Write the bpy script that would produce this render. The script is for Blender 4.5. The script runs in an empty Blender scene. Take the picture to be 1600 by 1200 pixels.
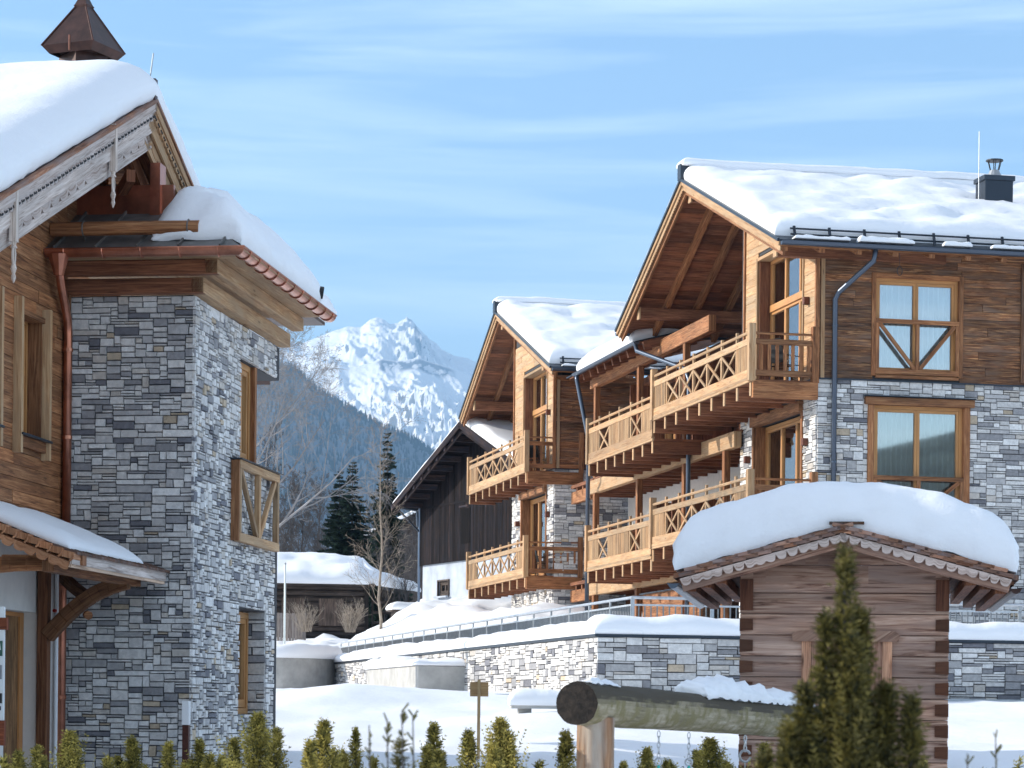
import bpy, bmesh, math, random
from math import sin, cos, pi, radians, sqrt, atan2
from mathutils import Vector, Matrix, noise
SC = bpy.context.scene
COL = SC.collection
RN = random.Random(11)
Z = Vector((0, 0, 1))

# ------------------------------------------------------------ camera, sky, sun, exposure
cam_d = bpy.data.cameras.new('camera')
cam = bpy.data.objects.new('camera', cam_d)
COL.objects.link(cam)
cam_d.lens = 90.0
cam_d.sensor_width = 36.0
cam_d.shift_y = (1110 - 600) / 1600.0
cam_d.clip_start = 0.5
cam_d.clip_end = 40000
cam_d.dof.use_dof = True
cam_d.dof.focus_distance = 42.0
cam_d.dof.aperture_fstop = 8.0
ROLL = 0.01
cam.matrix_world = Matrix(((cos(ROLL), -sin(ROLL), 0, 0), (0, 0, -1, 0), (sin(ROLL), cos(ROLL), 0, 0), (0, 0, 0, 1)))
SC.camera = cam

SUN_EL = radians(22.5)
SUN_DIR = Vector((-cos(SUN_EL) * cos(radians(8)), cos(SUN_EL) * sin(radians(8)), sin(SUN_EL)))
sd = bpy.data.lights.new('sun', 'SUN')
sd.energy = 2.8
sd.angle = radians(0.5)
sd.color = (1.0, 0.93, 0.82)
sun = bpy.data.objects.new('sun', sd)
COL.objects.link(sun)
sun.rotation_euler = SUN_DIR.to_track_quat('Z', 'Y').to_euler()

W = bpy.data.worlds.new('World')
SC.world = W
W.use_nodes = True
wn = W.node_tree.nodes
wl = W.node_tree.links
wn.clear()


def nd(t, kind, **kw):
    n = t.nodes.new(kind)
    for k, v in kw.items():
        setattr(n, k, v)
    return n


def ramp(t, stops, interp='LINEAR'):
    r = t.nodes.new('ShaderNodeValToRGB')
    r.color_ramp.interpolation = interp
    e = r.color_ramp.elements
    while len(e) > 1:
        e.remove(e[0])
    e[0].position = stops[0][0]
    e[0].color = tuple(stops[0][1]) + (1,)
    for p, c in stops[1:]:
        k = e.new(p)
        k.color = tuple(c) + (1,)
    return r


def mixc(t, fac, a, b, blend='MIX'):
    m = t.nodes.new('ShaderNodeMix')
    m.data_type = 'RGBA'
    m.blend_type = blend
    L = t.links
    for sock, val in ((m.inputs[0], fac), (m.inputs[6], a), (m.inputs[7], b)):
        if hasattr(val, 'is_linked'):
            L.new(val, sock)
        elif isinstance(val, (int, float)):
            sock.default_value = val
        else:
            sock.default_value = tuple(val) + (1,)
    return m.outputs[2]


wt = W.node_tree
sky = nd(wt, 'ShaderNodeTexSky', sky_type='NISHITA')
sky.sun_disc = False
sky.sun_elevation = SUN_EL
sky.sun_rotation = atan2(SUN_DIR.x, SUN_DIR.y)
sky.air_density = 1.0
sky.dust_density = 0.25
sky.ozone_density = 1.6
tc = nd(wt, 'ShaderNodeTexCoord')
# thin cirrus streaks laid on the sky direction
sep = nd(wt, 'ShaderNodeSeparateXYZ')
wl.new(tc.outputs['Generated'], sep.inputs[0])
mp = nd(wt, 'ShaderNodeMapping')
mp.inputs['Scale'].default_value = (2.2, 2.2, 30.0)
mp.inputs['Rotation'].default_value = (0, radians(7), 0)
wl.new(tc.outputs['Generated'], mp.inputs[0])
n1 = nd(wt, 'ShaderNodeTexNoise')
n1.inputs['Scale'].default_value = 2.2
n1.inputs['Detail'].default_value = 7
n1.inputs['Roughness'].default_value = 0.55
n1.inputs['Distortion'].default_value = 0.4
wl.new(mp.outputs[0], n1.inputs['Vector'])
cr = ramp(wt, [(0.42, (0, 0, 0)), (0.78, (1, 1, 1))])
wl.new(n1.outputs['Fac'], cr.inputs[0])
hsv = nd(wt, 'ShaderNodeHueSaturation')
hsv.inputs['Saturation'].default_value = 1.0
hsv.inputs['Value'].default_value = 1.0
wl.new(sky.outputs[0], hsv.inputs['Color'])
tintd = mixc(wt, 1.0, hsv.outputs[0], (1.04, 1.0, 0.98), 'MULTIPLY')
lowr = ramp(wt, [(0.0, (.64, .645, .67)), (0.27, (.55, .615, .67)), (0.55, (1, 1, 1))])
wl.new(sep.outputs['Z'], lowr.inputs[0])
tintd = mixc(wt, 1.0, tintd, lowr.outputs[0], 'MULTIPLY')
upf = ramp(wt, [(0.27, (0, 0, 0)), (0.5, (.55, .55, .55))])
wl.new(sep.outputs['Z'], upf.inputs[0])
bwn = nd(wt, 'ShaderNodeRGBToBW')
wl.new(tintd, bwn.inputs[0])
greyed_sky = mixc(wt, 1.0, bwn.outputs[0], (1.08, 1.06, 1.04), 'MULTIPLY')
tintd = mixc(wt, upf.outputs[0], tintd, greyed_sky)  # upper sky greyed above the frame to cut blue fill in the shade
cloudc = mixc(wt, 0.75, tintd, (4.6, 5.1, 5.5))
cm = nd(wt, 'ShaderNodeMath', operation='MULTIPLY')
cm.inputs[1].default_value = 0.5
wl.new(cr.outputs[0], cm.inputs[0])
skc = mixc(wt, cm.outputs[0], tintd, cloudc)
bg = nd(wt, 'ShaderNodeBackground')
bg.inputs['Strength'].default_value = 0.15
wl.new(skc, bg.inputs[0])
wo = nd(wt, 'ShaderNodeOutputWorld')
wl.new(bg.outputs[0], wo.inputs[0])
SC.view_settings.view_transform = 'Standard'
SC.view_settings.look = 'None'
SC.view_settings.exposure = 1.42
SC.view_settings.gamma = 1
SC.render.engine = 'CYCLES'
SC.cycles.max_bounces = 6
SC.cycles.transparent_max_bounces = 12


# ------------------------------------------------------------ mesh helper
def tint(lo=0.72, hi=1.12, warm=0.05):
    g = RN.uniform(lo, hi)
    w = RN.uniform(-warm, warm)
    return (g * (1 + w), g, g * (1 - w))


class MB:
    def __init__(s):
        s.v = []; s.f = []; s.uv = []; s.c = []; s.mi = []

    def face(s, pts, uvs=None, c=(1, 1, 1), mi=0):
        b = len(s.v)
        s.v += [tuple(p) for p in pts]
        n = len(pts)
        s.f.append(tuple(range(b, b + n)))
        if uvs is None:
            e0 = Vector(pts[1]) - Vector(pts[0])
            L = e0.length or 1
            e0 = e0 / L
            nn = e0.cross(Vector(pts[2]) - Vector(pts[0]))
            nn = nn.normalized() if nn.length > 0 else Z
            e1 = nn.cross(e0)
            p0 = Vector(pts[0])
            uvs = [((Vector(p) - p0).dot(e0), (Vector(p) - p0).dot(e1)) for p in pts]
        s.uv += uvs
        s.c += [c] * n
        s.mi.append(mi)

    def hexa(s, P, uvlen=None, c=None, mi=0, off=None):
        """P: 8 points, first four at the start cap, last four at the end cap (same order)."""
        if c is None:
            c = tint()
        if off is None:
            off = (RN.uniform(0, 40), RN.uniform(0, 40))
        P = [Vector(p) for p in P]
        L = (P[4] - P[0]).length
        b = len(s.v)
        s.v += [tuple(p) for p in P]
        y = 0.0
        for k in range(4):
            k2 = (k + 1) % 4
            w = (P[k2] - P[k]).length
            s.f.append((b + k, b + k2, b + k2 + 4, b + k + 4))
            s.uv += [(off[0], off[1] + y), (off[0], off[1] + y + w), (off[0] + L, off[1] + y + w), (off[0] + L, off[1] + y)]
            y += w
            s.c += [c] * 4
            s.mi.append(mi)
        for q in ((3, 2, 1, 0), (4, 5, 6, 7)):
            s.f.append(tuple(b + i for i in q))
            w = (P[q[1]] - P[q[0]]).length
            h = (P[q[2]] - P[q[1]]).length
            s.uv += [(off[0], off[1]), (off[0] + w * .2, off[1]), (off[0] + w * .2, off[1] + h), (off[0], off[1] + h)]
            s.c += [c] * 4
            s.mi.append(mi)

    def beam(s, p0, p1, w, h, up=Z, c=None, mi=0, w1=None, h1=None):
        p0 = Vector(p0); p1 = Vector(p1); up = Vector(up)
        d = (p1 - p0).normalized()
        sd_ = d.cross(up)
        if sd_.length < 1e-4:
            sd_ = d.cross(Vector((0, 1, 0)))
        sd_.normalize()
        u = sd_.cross(d).normalized()
        w1 = w if w1 is None else w1
        h1 = h if h1 is None else h1
        P = [p0 + sd_ * (a * w / 2) + u * (b_ * h / 2) for a, b_ in ((-1, -1), (-1, 1), (1, 1), (1, -1))]
        P += [p1 + sd_ * (a * w1 / 2) + u * (b_ * h1 / 2) for a, b_ in ((-1, -1), (-1, 1), (1, 1), (1, -1))]
        s.hexa(P, c=c, mi=mi)

    def box(s, a, b, c=None, mi=0, axis=None):
        x0, y0, z0 = a; x1, y1, z1 = b
        d = [abs(x1 - x0), abs(y1 - y0), abs(z1 - z0)]
        if axis is None:
            axis = d.index(max(d))
        cx, cy, cz = (x0 + x1) / 2, (y0 + y1) / 2, (z0 + z1) / 2
        if axis == 0:
            s.beam((min(x0, x1), cy, cz), (max(x0, x1), cy, cz), d[1], d[2], c=c, mi=mi)
        elif axis == 1:
            s.beam((cx, min(y0, y1), cz), (cx, max(y0, y1), cz), d[0], d[2], c=c, mi=mi)
        else:
            s.beam((cx, cy, min(z0, z1)), (cx, cy, max(z0, z1)), d[0], d[1], up=(0, 1, 0), c=c, mi=mi)

    def tube(s, pts, rad, n=8, cap=True, c=(1, 1, 1), mi=0, jit=0.0):
        pts = [Vector(p) for p in pts]
        if not isinstance(rad, (list, tuple)):
            rad = [rad] * len(pts)
        base = len(s.v)
        ref = None
        L = 0
        offs = RN.uniform(0, 30)
        for i, p in enumerate(pts):
            if i == 0:
                d = pts[1] - pts[0]
            elif i == len(pts) - 1:
                d = pts[-1] - pts[-2]
            else:
                d = pts[i + 1] - pts[i - 1]
            d.normalize()
            if ref is None:
                ref = d.cross(Z)
                if ref.length < .05:
                    ref = d.cross(Vector((1, 0, 0)))
                ref.normalize()
            else:
                ref = (ref - d * ref.dot(d)).normalized()
            b2 = d.cross(ref)
            for k in range(n):
                a = 2 * pi * k / n
                r = rad[i] * (1 + (RN.uniform(-jit, jit) if jit else 0))
                s.v.append(tuple(p + ref * (cos(a) * r) + b2 * (sin(a) * r)))
        ls = [0]
        for i in range(1, len(pts)):
            ls.append(ls[-1] + (pts[i] - pts[i - 1]).length)
        for i in range(len(pts) - 1):
            for k in range(n):
                k2 = (k + 1) % n
                s.f.append((base + i * n + k, base + i * n + k2, base + (i + 1) * n + k2, base + (i + 1) * n + k))
                r = rad[i]
                a0 = 2 * pi * r * k / n; a1 = 2 * pi * r * (k + 1) / n
                s.uv += [(offs + ls[i], a0), (offs + ls[i], a1), (offs + ls[i + 1], a1), (offs + ls[i + 1], a0)]
                s.c += [c] * 4
                s.mi.append(mi)
        if cap:
            for idx in (list(range(base + n - 1, base - 1, -1)), list(range(base + (len(pts) - 1) * n, base + len(pts) * n))):
                s.f.append(tuple(idx))
                s.uv += [(cos(2 * pi * k / n) * .1, sin(2 * pi * k / n) * .1) for k in range(n)]
                s.c += [c] * n
                s.mi.append(mi)

    def grid(s, fn, nu, nv, c=(1, 1, 1), mi=0, us=None, vs=None, colfn=None, flip=False):
        us = us or [i / nu for i in range(nu + 1)]
        vs = vs or [i / nv for i in range(nv + 1)]
        b = len(s.v)
        cols = []
        for i, u in enumerate(us):
            for j, v in enumerate(vs):
                p = fn(u, v)
                s.v.append(tuple(p))
                if colfn:
                    cols.append(colfn(u, v, p))
        m = len(vs)
        for i in range(len(us) - 1):
            for j in range(m - 1):
                q = (i * m + j, (i + 1) * m + j, (i + 1) * m + j + 1, i * m + j + 1)
                if flip:
                    q = q[::-1]
                s.f.append(tuple(b + k for k in q))
                s.uv += [(us[k // m], vs[k % m]) for k in q]
                s.c += [cols[k] for k in q] if colfn else [c] * 4
                s.mi.append(mi)

    def prism(s, poly, ext, c=None, mi=0):
        """poly: list of 3D points in a plane, ext: extrusion vector"""
        c = c or tint()
        poly = [Vector(p) for p in poly]
        ext = Vector(ext)
        s.face(poly[::-1], c=c, mi=mi)
        s.face([p + ext for p in poly], c=c, mi=mi)
        for i in range(len(poly)):
            a = poly[i]; b = poly[(i + 1) % len(poly)]
            s.face([a, b, b + ext, a + ext], c=c, mi=mi)


def obj(name, mb, mats, parent=None, smooth=False, fix=None, label=None, cat=None, group=None, kind=None, loc=None, bevel=0, auto=False):
    me = bpy.data.meshes.new(name)
    me.from_pydata(mb.v, [], mb.f)
    if not isinstance(mats, (list, tuple)):
        mats = [mats]
    for m in mats:
        me.materials.append(m)
    uvl = me.uv_layers.new(name='UVMap')
    flat = [x for uv in mb.uv for x in uv]
    uvl.data.foreach_set('uv', flat)
    ca = me.color_attributes.new('tint', 'FLOAT_COLOR', 'CORNER')
    flat = []
    for c in mb.c:
        flat += [c[0], c[1], c[2], 1.0]
    ca.data.foreach_set('color', flat)
    if len(mats) > 1:
        me.polygons.foreach_set('material_index', mb.mi)
    if smooth:
        me.polygons.foreach_set('use_smooth', [True] * len(me.polygons))
    me.update()
    if fix is None:
        fix = not smooth and name not in ('crown', 'foliage', 'leaves', 'stems', 'hillside_forest', 'haze') and len(mb.f) < 60000
    if fix:
        bm = bmesh.new()
        bm.from_mesh(me)
        bmesh.ops.recalc_face_normals(bm, faces=bm.faces)
        bm.to_mesh(me)
        bm.free()
    o = bpy.data.objects.new(name, me)
    COL.objects.link(o)
    if parent:
        o.parent = parent
    if loc:
        o.location = loc
    if bevel:
        b = o.modifiers.new('bevel', 'BEVEL')
        b.width = bevel
        b.segments = 1
        b.limit_method = 'ANGLE'
        b.angle_limit = radians(50)
    tag(o, label, cat, group, kind)
    return o


def tag(o, label=None, cat=None, group=None, kind=None):
    if label: o['label'] = label
    if cat: o['category'] = cat
    if group: o['group'] = group
    if kind: o['kind'] = kind
    return o


def thing(name, label, cat, loc=(0, 0, 0), rotz=0.0, group=None):
    o = bpy.data.objects.new(name, None)
    COL.objects.link(o)
    o.location = loc
    o.rotation_euler = (0, 0, rotz)
    o.empty_display_size = 0.3
    return tag(o, label, cat, group)


def copy_tree(root, loc, rotz=0.0, scale=1.0, label=None):
    r = root.copy()
    COL.objects.link(r)
    r.location = loc
    r.rotation_euler = (0, 0, rotz)
    r.scale = (scale, scale, scale) if not isinstance(scale, tuple) else scale
    if label: r['label'] = label
    for ch in list(root.children):
        c = ch.copy()
        COL.objects.link(c)
        c.parent = r
        for g in list(ch.children):
            d = g.copy()
            COL.objects.link(d)
            d.parent = c
    return r


# ------------------------------------------------------------ materials
def new_mat(name):
    m = bpy.data.materials.new(name)
    m.use_nodes = True
    t = m.node_tree
    p = t.nodes['Principled BSDF']
    return m, t, p


def attr(t):
    a = t.nodes.new('ShaderNodeAttribute')
    a.attribute_name = 'tint'
    return a.outputs['Color']


def bump(t, p, h, strength=0.3, dist=0.01):
    b = t.nodes.new('ShaderNodeBump')
    b.inputs['Strength'].default_value = strength
    b.inputs['Distance'].default_value = dist
    t.links.new(h, b.inputs['Height'])
    t.links.new(b.outputs[0], p.inputs['Normal'])


def wood(name, dark, mid, light, gscale=(1.6, 34), rough=.72, knots=.55, contrast=(0.3, 0.5, 0.72), blotch=.5, weather=None, spec=.3):
    m, t, p = new_mat(name)
    L = t.links
    uv = t.nodes.new('ShaderNodeUVMap')
    uv.uv_map = 'UVMap'
    mp_ = t.nodes.new('ShaderNodeMapping')
    mp_.inputs['Scale'].default_value = (gscale[0], gscale[1], 1)
    L.new(uv.outputs[0], mp_.inputs[0])
    n = t.nodes.new('ShaderNodeTexNoise')
    n.inputs['Scale'].default_value = 1
    n.inputs['Detail'].default_value = 6
    n.inputs['Roughness'].default_value = .65
    n.inputs['Distortion'].default_value = 1.2
    L.new(mp_.outputs[0], n.inputs['Vector'])
    r = ramp(t, [(contrast[0], dark), (contrast[1], mid), (contrast[2], light)])
    L.new(n.outputs['Fac'], r.inputs[0])
    c = r.outputs[0]
    mp2 = t.nodes.new('ShaderNodeMapping')
    mp2.inputs['Scale'].default_value = (0.9, 4.5, 1)
    L.new(uv.outputs[0], mp2.inputs[0])
    n2 = t.nodes.new('ShaderNodeTexNoise')
    n2.inputs['Scale'].default_value = 1
    n2.inputs['Detail'].default_value = 3
    L.new(mp2.outputs[0], n2.inputs['Vector'])
    r2 = ramp(t, [(.3, (1 - blotch, 1 - blotch, 1 - blotch)), (.7, (1.15, 1.12, 1.1))])
    L.new(n2.outputs['Fac'], r2.inputs[0])
    c = mixc(t, 1.0, c, r2.outputs[0], 'MULTIPLY')
    if weather:
        n3 = t.nodes.new('ShaderNodeTexNoise')
        n3.inputs['Scale'].default_value = 1.7
        n3.inputs['Detail'].default_value = 4
        L.new(mp2.outputs[0], n3.inputs['Vector'])
        r3 = ramp(t, [(.42, (0, 0, 0)), (.68, (1, 1, 1))])
        L.new(n3.outputs['Fac'], r3.inputs[0])
        c = mixc(t, r3.outputs[0], c, weather)
    if knots:
        mp3 = t.nodes.new('ShaderNodeMapping')
        mp3.inputs['Scale'].default_value = (1.5, 6.5, 1)
        L.new(uv.outputs[0], mp3.inputs[0])
        vo = t.nodes.new('ShaderNodeTexVoronoi')
        vo.inputs['Scale'].default_value = 1
        L.new(mp3.outputs[0], vo.inputs['Vector'])
        r4 = ramp(t, [(.05, (knots,) * 3), (.14, (0, 0, 0))])
        L.new(vo.outputs['Distance'], r4.inputs[0])
        c = mixc(t, r4.outputs[0], c, tuple(x * .35 for x in dark))
    c = mixc(t, 1.0, c, attr(t), 'MULTIPLY')
    L.new(c, p.inputs['Base Color'])
    p.inputs['Roughness'].default_value = rough
    p.inputs['Specular IOR Level'].default_value = spec
    bump(t, p, n.outputs['Fac'], .5, .006)
    return m


def simple(name, col, rough=.6, metal=0.0, noise_s=0, noise_amt=.2, bumpd=0, spec=.5, scale3=None, use_tint=True):
    m, t, p = new_mat(name)
    c = None
    if noise_s:
        tc_ = t.nodes.new('ShaderNodeTexCoord')
        n = t.nodes.new('ShaderNodeTexNoise')
        n.inputs['Scale'].default_value = noise_s
        n.inputs['Detail'].default_value = 6
        n.inputs['Roughness'].default_value = .6
        src = tc_.outputs['Object']
        if scale3:
            mp_ = t.nodes.new('ShaderNodeMapping')
            mp_.inputs['Scale'].default_value = scale3
            t.links.new(src, mp_.inputs[0])
            src = mp_.outputs[0]
        t.links.new(src, n.inputs['Vector'])
        lo = tuple(x * (1 - noise_amt) for x in col)
        hi = tuple(min(1, x * (1 + noise_amt)) for x in col)
        r = ramp(t, [(.32, lo), (.68, hi)])
        t.links.new(n.outputs['Fac'], r.inputs[0])
        c = r.outputs[0]
        if bumpd:
            bump(t, p, n.outputs['Fac'], .6, bumpd)
    if use_tint:
        c = mixc(t, 1.0, c if c is not None else col, attr(t), 'MULTIPLY')
    if c is not None:
        t.links.new(c, p.inputs['Base Color'])
    else:
        p.inputs['Base Color'].default_value = tuple(col) + (1,)
    p.inputs['Roughness'].default_value = rough
    p.inputs['Metallic'].default_value = metal
    p.inputs['Specular IOR Level'].default_value = spec
    return m


M = {}
M['pine'] = wood('pale_pine', (.25, .115, .045), (.46, .28, .145), (.62, .45, .27), contrast=(.28, .5, .7), blotch=.3, knots=.6, weather=(.40, .27, .16))  # the pale pine's own base tone
M['rail_board'] = wood('railing_boards', (.14, .07, .03), (.33, .20, .10), (.48, .32, .17), contrast=(.3, .5, .7), blotch=.35)
M['larch'] = wood('aged_larch_boards', (.05, .018, .008), (.23, .092, .038), (.56, .29, .13), contrast=(.36, .5, .63), blotch=.6, weather=(.17, .10, .065))
M['brown'] = wood('brown_timber', (.09, .03, .012), (.32, .135, .055), (.52, .27, .125), contrast=(.3, .5, .7), blotch=.4)
M['redwood'] = wood('reddish_beam', (.085, .028, .014), (.26, .10, .048), (.43, .20, .10), blotch=.4)
M['lamw'] = wood('window_oak', (.33, .15, .05), (.46, .23, .085), (.56, .31, .13), contrast=(.2, .5, .8), blotch=.1, knots=0, rough=.45)
M['hutw'] = wood('weathered_hut_logs', (.12, .05, .032), (.42, .245, .17), (.60, .41, .31), gscale=(1.1, 24), contrast=(.35, .48, .62), blotch=.35, knots=.85, weather=(.34, .22, .17))
M['grey'] = wood('silvered_board', (.28, .20, .16), (.56, .48, .43), (.74, .68, .64), blotch=.25, knots=.4)
M['barn'] = wood('dark_barn_boards', (.006, .005, .006), (.018, .013, .013), (.05, .032, .027), blotch=.6, knots=.2, weather=(.011, .011, .015), spec=.05)
M['cabin'] = wood('old_cabin_logs', (.02, .014, .012), (.075, .055, .045), (.16, .12, .10), blotch=.5, knots=.4)
M['door'] = wood('reclaimed_door', (.10, .045, .018), (.27, .14, .06), (.44, .26, .12), gscale=(3, 20), blotch=.5)
M['shingle'] = wood('wood_shingle', (.13, .05, .028), (.36, .165, .09), (.54, .31, .20), gscale=(3, 30), blotch=.45, weather=(.30, .22, .20))
M['shingle_o'] = wood('orange_shingle', (.22, .085, .035), (.46, .21, .10), (.60, .33, .19), gscale=(3, 30), blotch=.35)
M['metal'] = simple('dark_sheet_metal', (.035, .045, .06), .4, .6)
M['pipe'] = simple('blue_grey_pipe', (.085, .105, .14), .32, .7)
M['steel'] = simple('galvanised_steel', (.42, .44, .46), .4, .7, 8, .15)
M['zinc'] = simple('aged_zinc', (.16, .15, .14), .5, .4, 6, .25)
M['copperm'] = simple('copper', (.46, .19, .12), .28, .92, 5, .25)
M['copperd'] = simple('oxidised_copper', (.05, .022, .017), .42, .55, 7, .4)
M['mortar'] = simple('joint_mortar', (.05, .052, .058), .95)
M['plaster'] = simple('white_plaster', (.72, .70, .66), .9, 0, 6, .05, .004)
M['barnwhite'] = simple('rough_whitewash', (.40, .44, .50), .95, 0, 1.2, .22, .02)  # whitewash with the blue-grey of shade mixed into its colour
M['concrete'] = simple('cast_concrete', (.40, .39, .37), .9, 0, 2.5, .2, .006)
M['white'] = simple('white_paint', (.8, .8, .8), .5)
M['black'] = simple('black_iron', (.012, .012, .014), .45)
M['teal'] = simple('teal_plastic_sleeve', (.03, .50, .42), .4)
M['chain'] = simple('galvanised_chain', (.55, .56, .58), .35, .8)
M['ply'] = wood('plywood', (.40, .25, .12), (.52, .36, .18), (.60, .44, .25), knots=.2, blotch=.15)
M['barkb'] = simple('twig_bark', (.09, .08, .078), .9, 0, 3, .4)
M['birch'] = simple('birch_twig_bark', (.27, .26, .26), .85, 0, 2, .35)
M['barkl'] = simple('pale_bark', (.30, .25, .20), .9, 0, 6, .4)
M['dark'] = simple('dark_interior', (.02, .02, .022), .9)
M['lamp'] = simple('rusty_lamp_box', (.14, .05, .03), .55, .5, 20, .3)
M['board'] = simple('sign_white', (.78, .79, .78), .5)
M['green'] = simple('sign_green', (.02, .09, .06), .5)


def mat_stone():
    m, t, p = new_mat('split_stone')
    L = t.links
    tc_ = t.nodes.new('ShaderNodeTexCoord')
    n = t.nodes.new('ShaderNodeTexNoise')
    n.inputs['Scale'].default_value = 14
    n.inputs['Detail'].default_value = 8
    n.inputs['Roughness'].default_value = .7
    L.new(tc_.outputs['Object'], n.inputs['Vector'])
    r = ramp(t, [(.3, (.76, .76, .76)), (.5, (1.0, 1.0, .99)), (.72, (1.28, 1.27, 1.25))])
    L.new(n.outputs['Fac'], r.inputs[0])
    c = mixc(t, 1, attr(t), r.outputs[0], 'MULTIPLY')
    L.new(c, p.inputs['Base Color'])
    p.inputs['Roughness'].default_value = .88
    n2 = t.nodes.new('ShaderNodeTexNoise')
    n2.inputs['Scale'].default_value = 28
    n2.inputs['Detail'].default_value = 6
    L.new(tc_.outputs['Object'], n2.inputs['Vector'])
    bump(t, p, n2.outputs['Fac'], .8, .012)
    return m


M['stone'] = mat_stone()


def mat_snow(name='snow', s=3.0, b=.05, col=(.90, .91, .93)):
    m, t, p = new_mat(name)
    L = t.links
    tc_ = t.nodes.new('ShaderNodeTexCoord')
    n = t.nodes.new('ShaderNodeTexNoise')
    n.inputs['Scale'].default_value = s
    n.inputs['Detail'].default_value = 8
    n.inputs['Roughness'].default_value = .62
    L.new(tc_.outputs['Object'], n.inputs['Vector'])
    p.inputs['Base Color'].default_value = tuple(col) + (1,)
    p.inputs['Roughness'].default_value = .55
    p.inputs['Specular IOR Level'].default_value = .35
    p.inputs['Subsurface Weight'].default_value = 0.0
    nb = t.nodes.new('ShaderNodeTexNoise')
    nb.inputs['Scale'].default_value = 38
    nb.inputs['Detail'].default_value = 5
    L.new(tc_.outputs['Object'], nb.inputs['Vector'])
    sm = nd(t, 'ShaderNodeMath', operation='MULTIPLY_ADD')
    L.new(nb.outputs['Fac'], sm.inputs[0])
    sm.inputs[1].default_value = .09
    L.new(n.outputs['Fac'], sm.inputs[2])
    bump(t, p, sm.outputs[0], .45, b)
    return m


M['snow'] = mat_snow()
M['snowf'] = mat_snow('field_snow', .8, .12)


def mat_glass():
    m, t, p = new_mat('window_glass')
    t.nodes.remove(p)
    tr = t.nodes.new('ShaderNodeBsdfTransparent')
    tr.inputs[0].default_value = (.93, .96, .96, 1)
    gl = t.nodes.new('ShaderNodeBsdfGlossy')
    gl.inputs['Roughness'].default_value = .02
    gl.inputs[0].default_value = (.95, .97, 1, 1)
    mx = t.nodes.new('ShaderNodeMixShader')
    fr = t.nodes.new('ShaderNodeFresnel')
    fr.inputs[0].default_value = 1.9
    mt = nd(t, 'ShaderNodeMath', operation='ADD')
    mt.inputs[1].default_value = .14
    t.links.new(fr.outputs[0], mt.inputs[0])
    t.links.new(mt.outputs[0], mx.inputs[0])
    t.links.new(tr.outputs[0], mx.inputs[1])
    t.links.new(gl.outputs[0], mx.inputs[2])
    t.links.new(mx.outputs[0], t.nodes['Material Output'].inputs[0])
    return m


M['glass'] = mat_glass()
M['curtain'] = simple('white_curtain', (.82, .82, .80), .9)
M['curtaing'] = simple('grey_curtain', (.38, .43, .42), .9)


def foliage(name, a, b):
    m, t, p = new_mat(name)
    L = t.links
    at = t.nodes.new('ShaderNodeAttribute')
    at.attribute_name = 'tint'
    r = ramp(t, [(0, a), (1, b)])
    L.new(at.outputs['Fac'], r.inputs[0])
    L.new(r.outputs[0], p.inputs['Base Color'])
    p.inputs['Roughness'].default_value = .6
    p.inputs['Specular IOR Level'].default_value = .3
    tl = t.nodes.new('ShaderNodeBsdfTranslucent')
    L.new(r.outputs[0], tl.inputs[0])
    mx = t.nodes.new('ShaderNodeMixShader')
    mx.inputs[0].default_value = .25
    L.new(p.outputs[0], mx.inputs[1])
    L.new(tl.outputs[0], mx.inputs[2])
    L.new(mx.outputs[0], t.nodes['Material Output'].inputs[0])
    return m


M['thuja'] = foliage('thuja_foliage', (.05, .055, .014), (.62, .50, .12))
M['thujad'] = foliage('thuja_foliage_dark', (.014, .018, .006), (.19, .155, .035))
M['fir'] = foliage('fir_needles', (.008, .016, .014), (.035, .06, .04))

STONE_PAL = [((.62, .60, .58), 30), ((.53, .515, .505), 26), ((.40, .39, .39), 13), ((.27, .265, .275), 7), ((.16, .16, .18), 4), ((.50, .46, .42), 7), ((.47, .38, .28), 3), ((.68, .67, .66), 15)]


def stone_col(big=False):
    r = RN.uniform(0, 108)
    if big and RN.random() < .35:
        c = STONE_PAL[RN.choice((2, 3, 3, 4))][0]
    else:
        for c, w in STONE_PAL:
            r -= w
            if r <= 0:
                break
    g = RN.uniform(.88, 1.1)
    return tuple(x * g for x in c)


def in_hole(x0, x1, z0, z1, holes):
    for h in holes:
        if x1 > h[0] + 1e-3 and x0 < h[1] - 1e-3 and z1 > h[2] + 1e-3 and z0 < h[3] - 1e-3:
            return True
    return False


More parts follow.
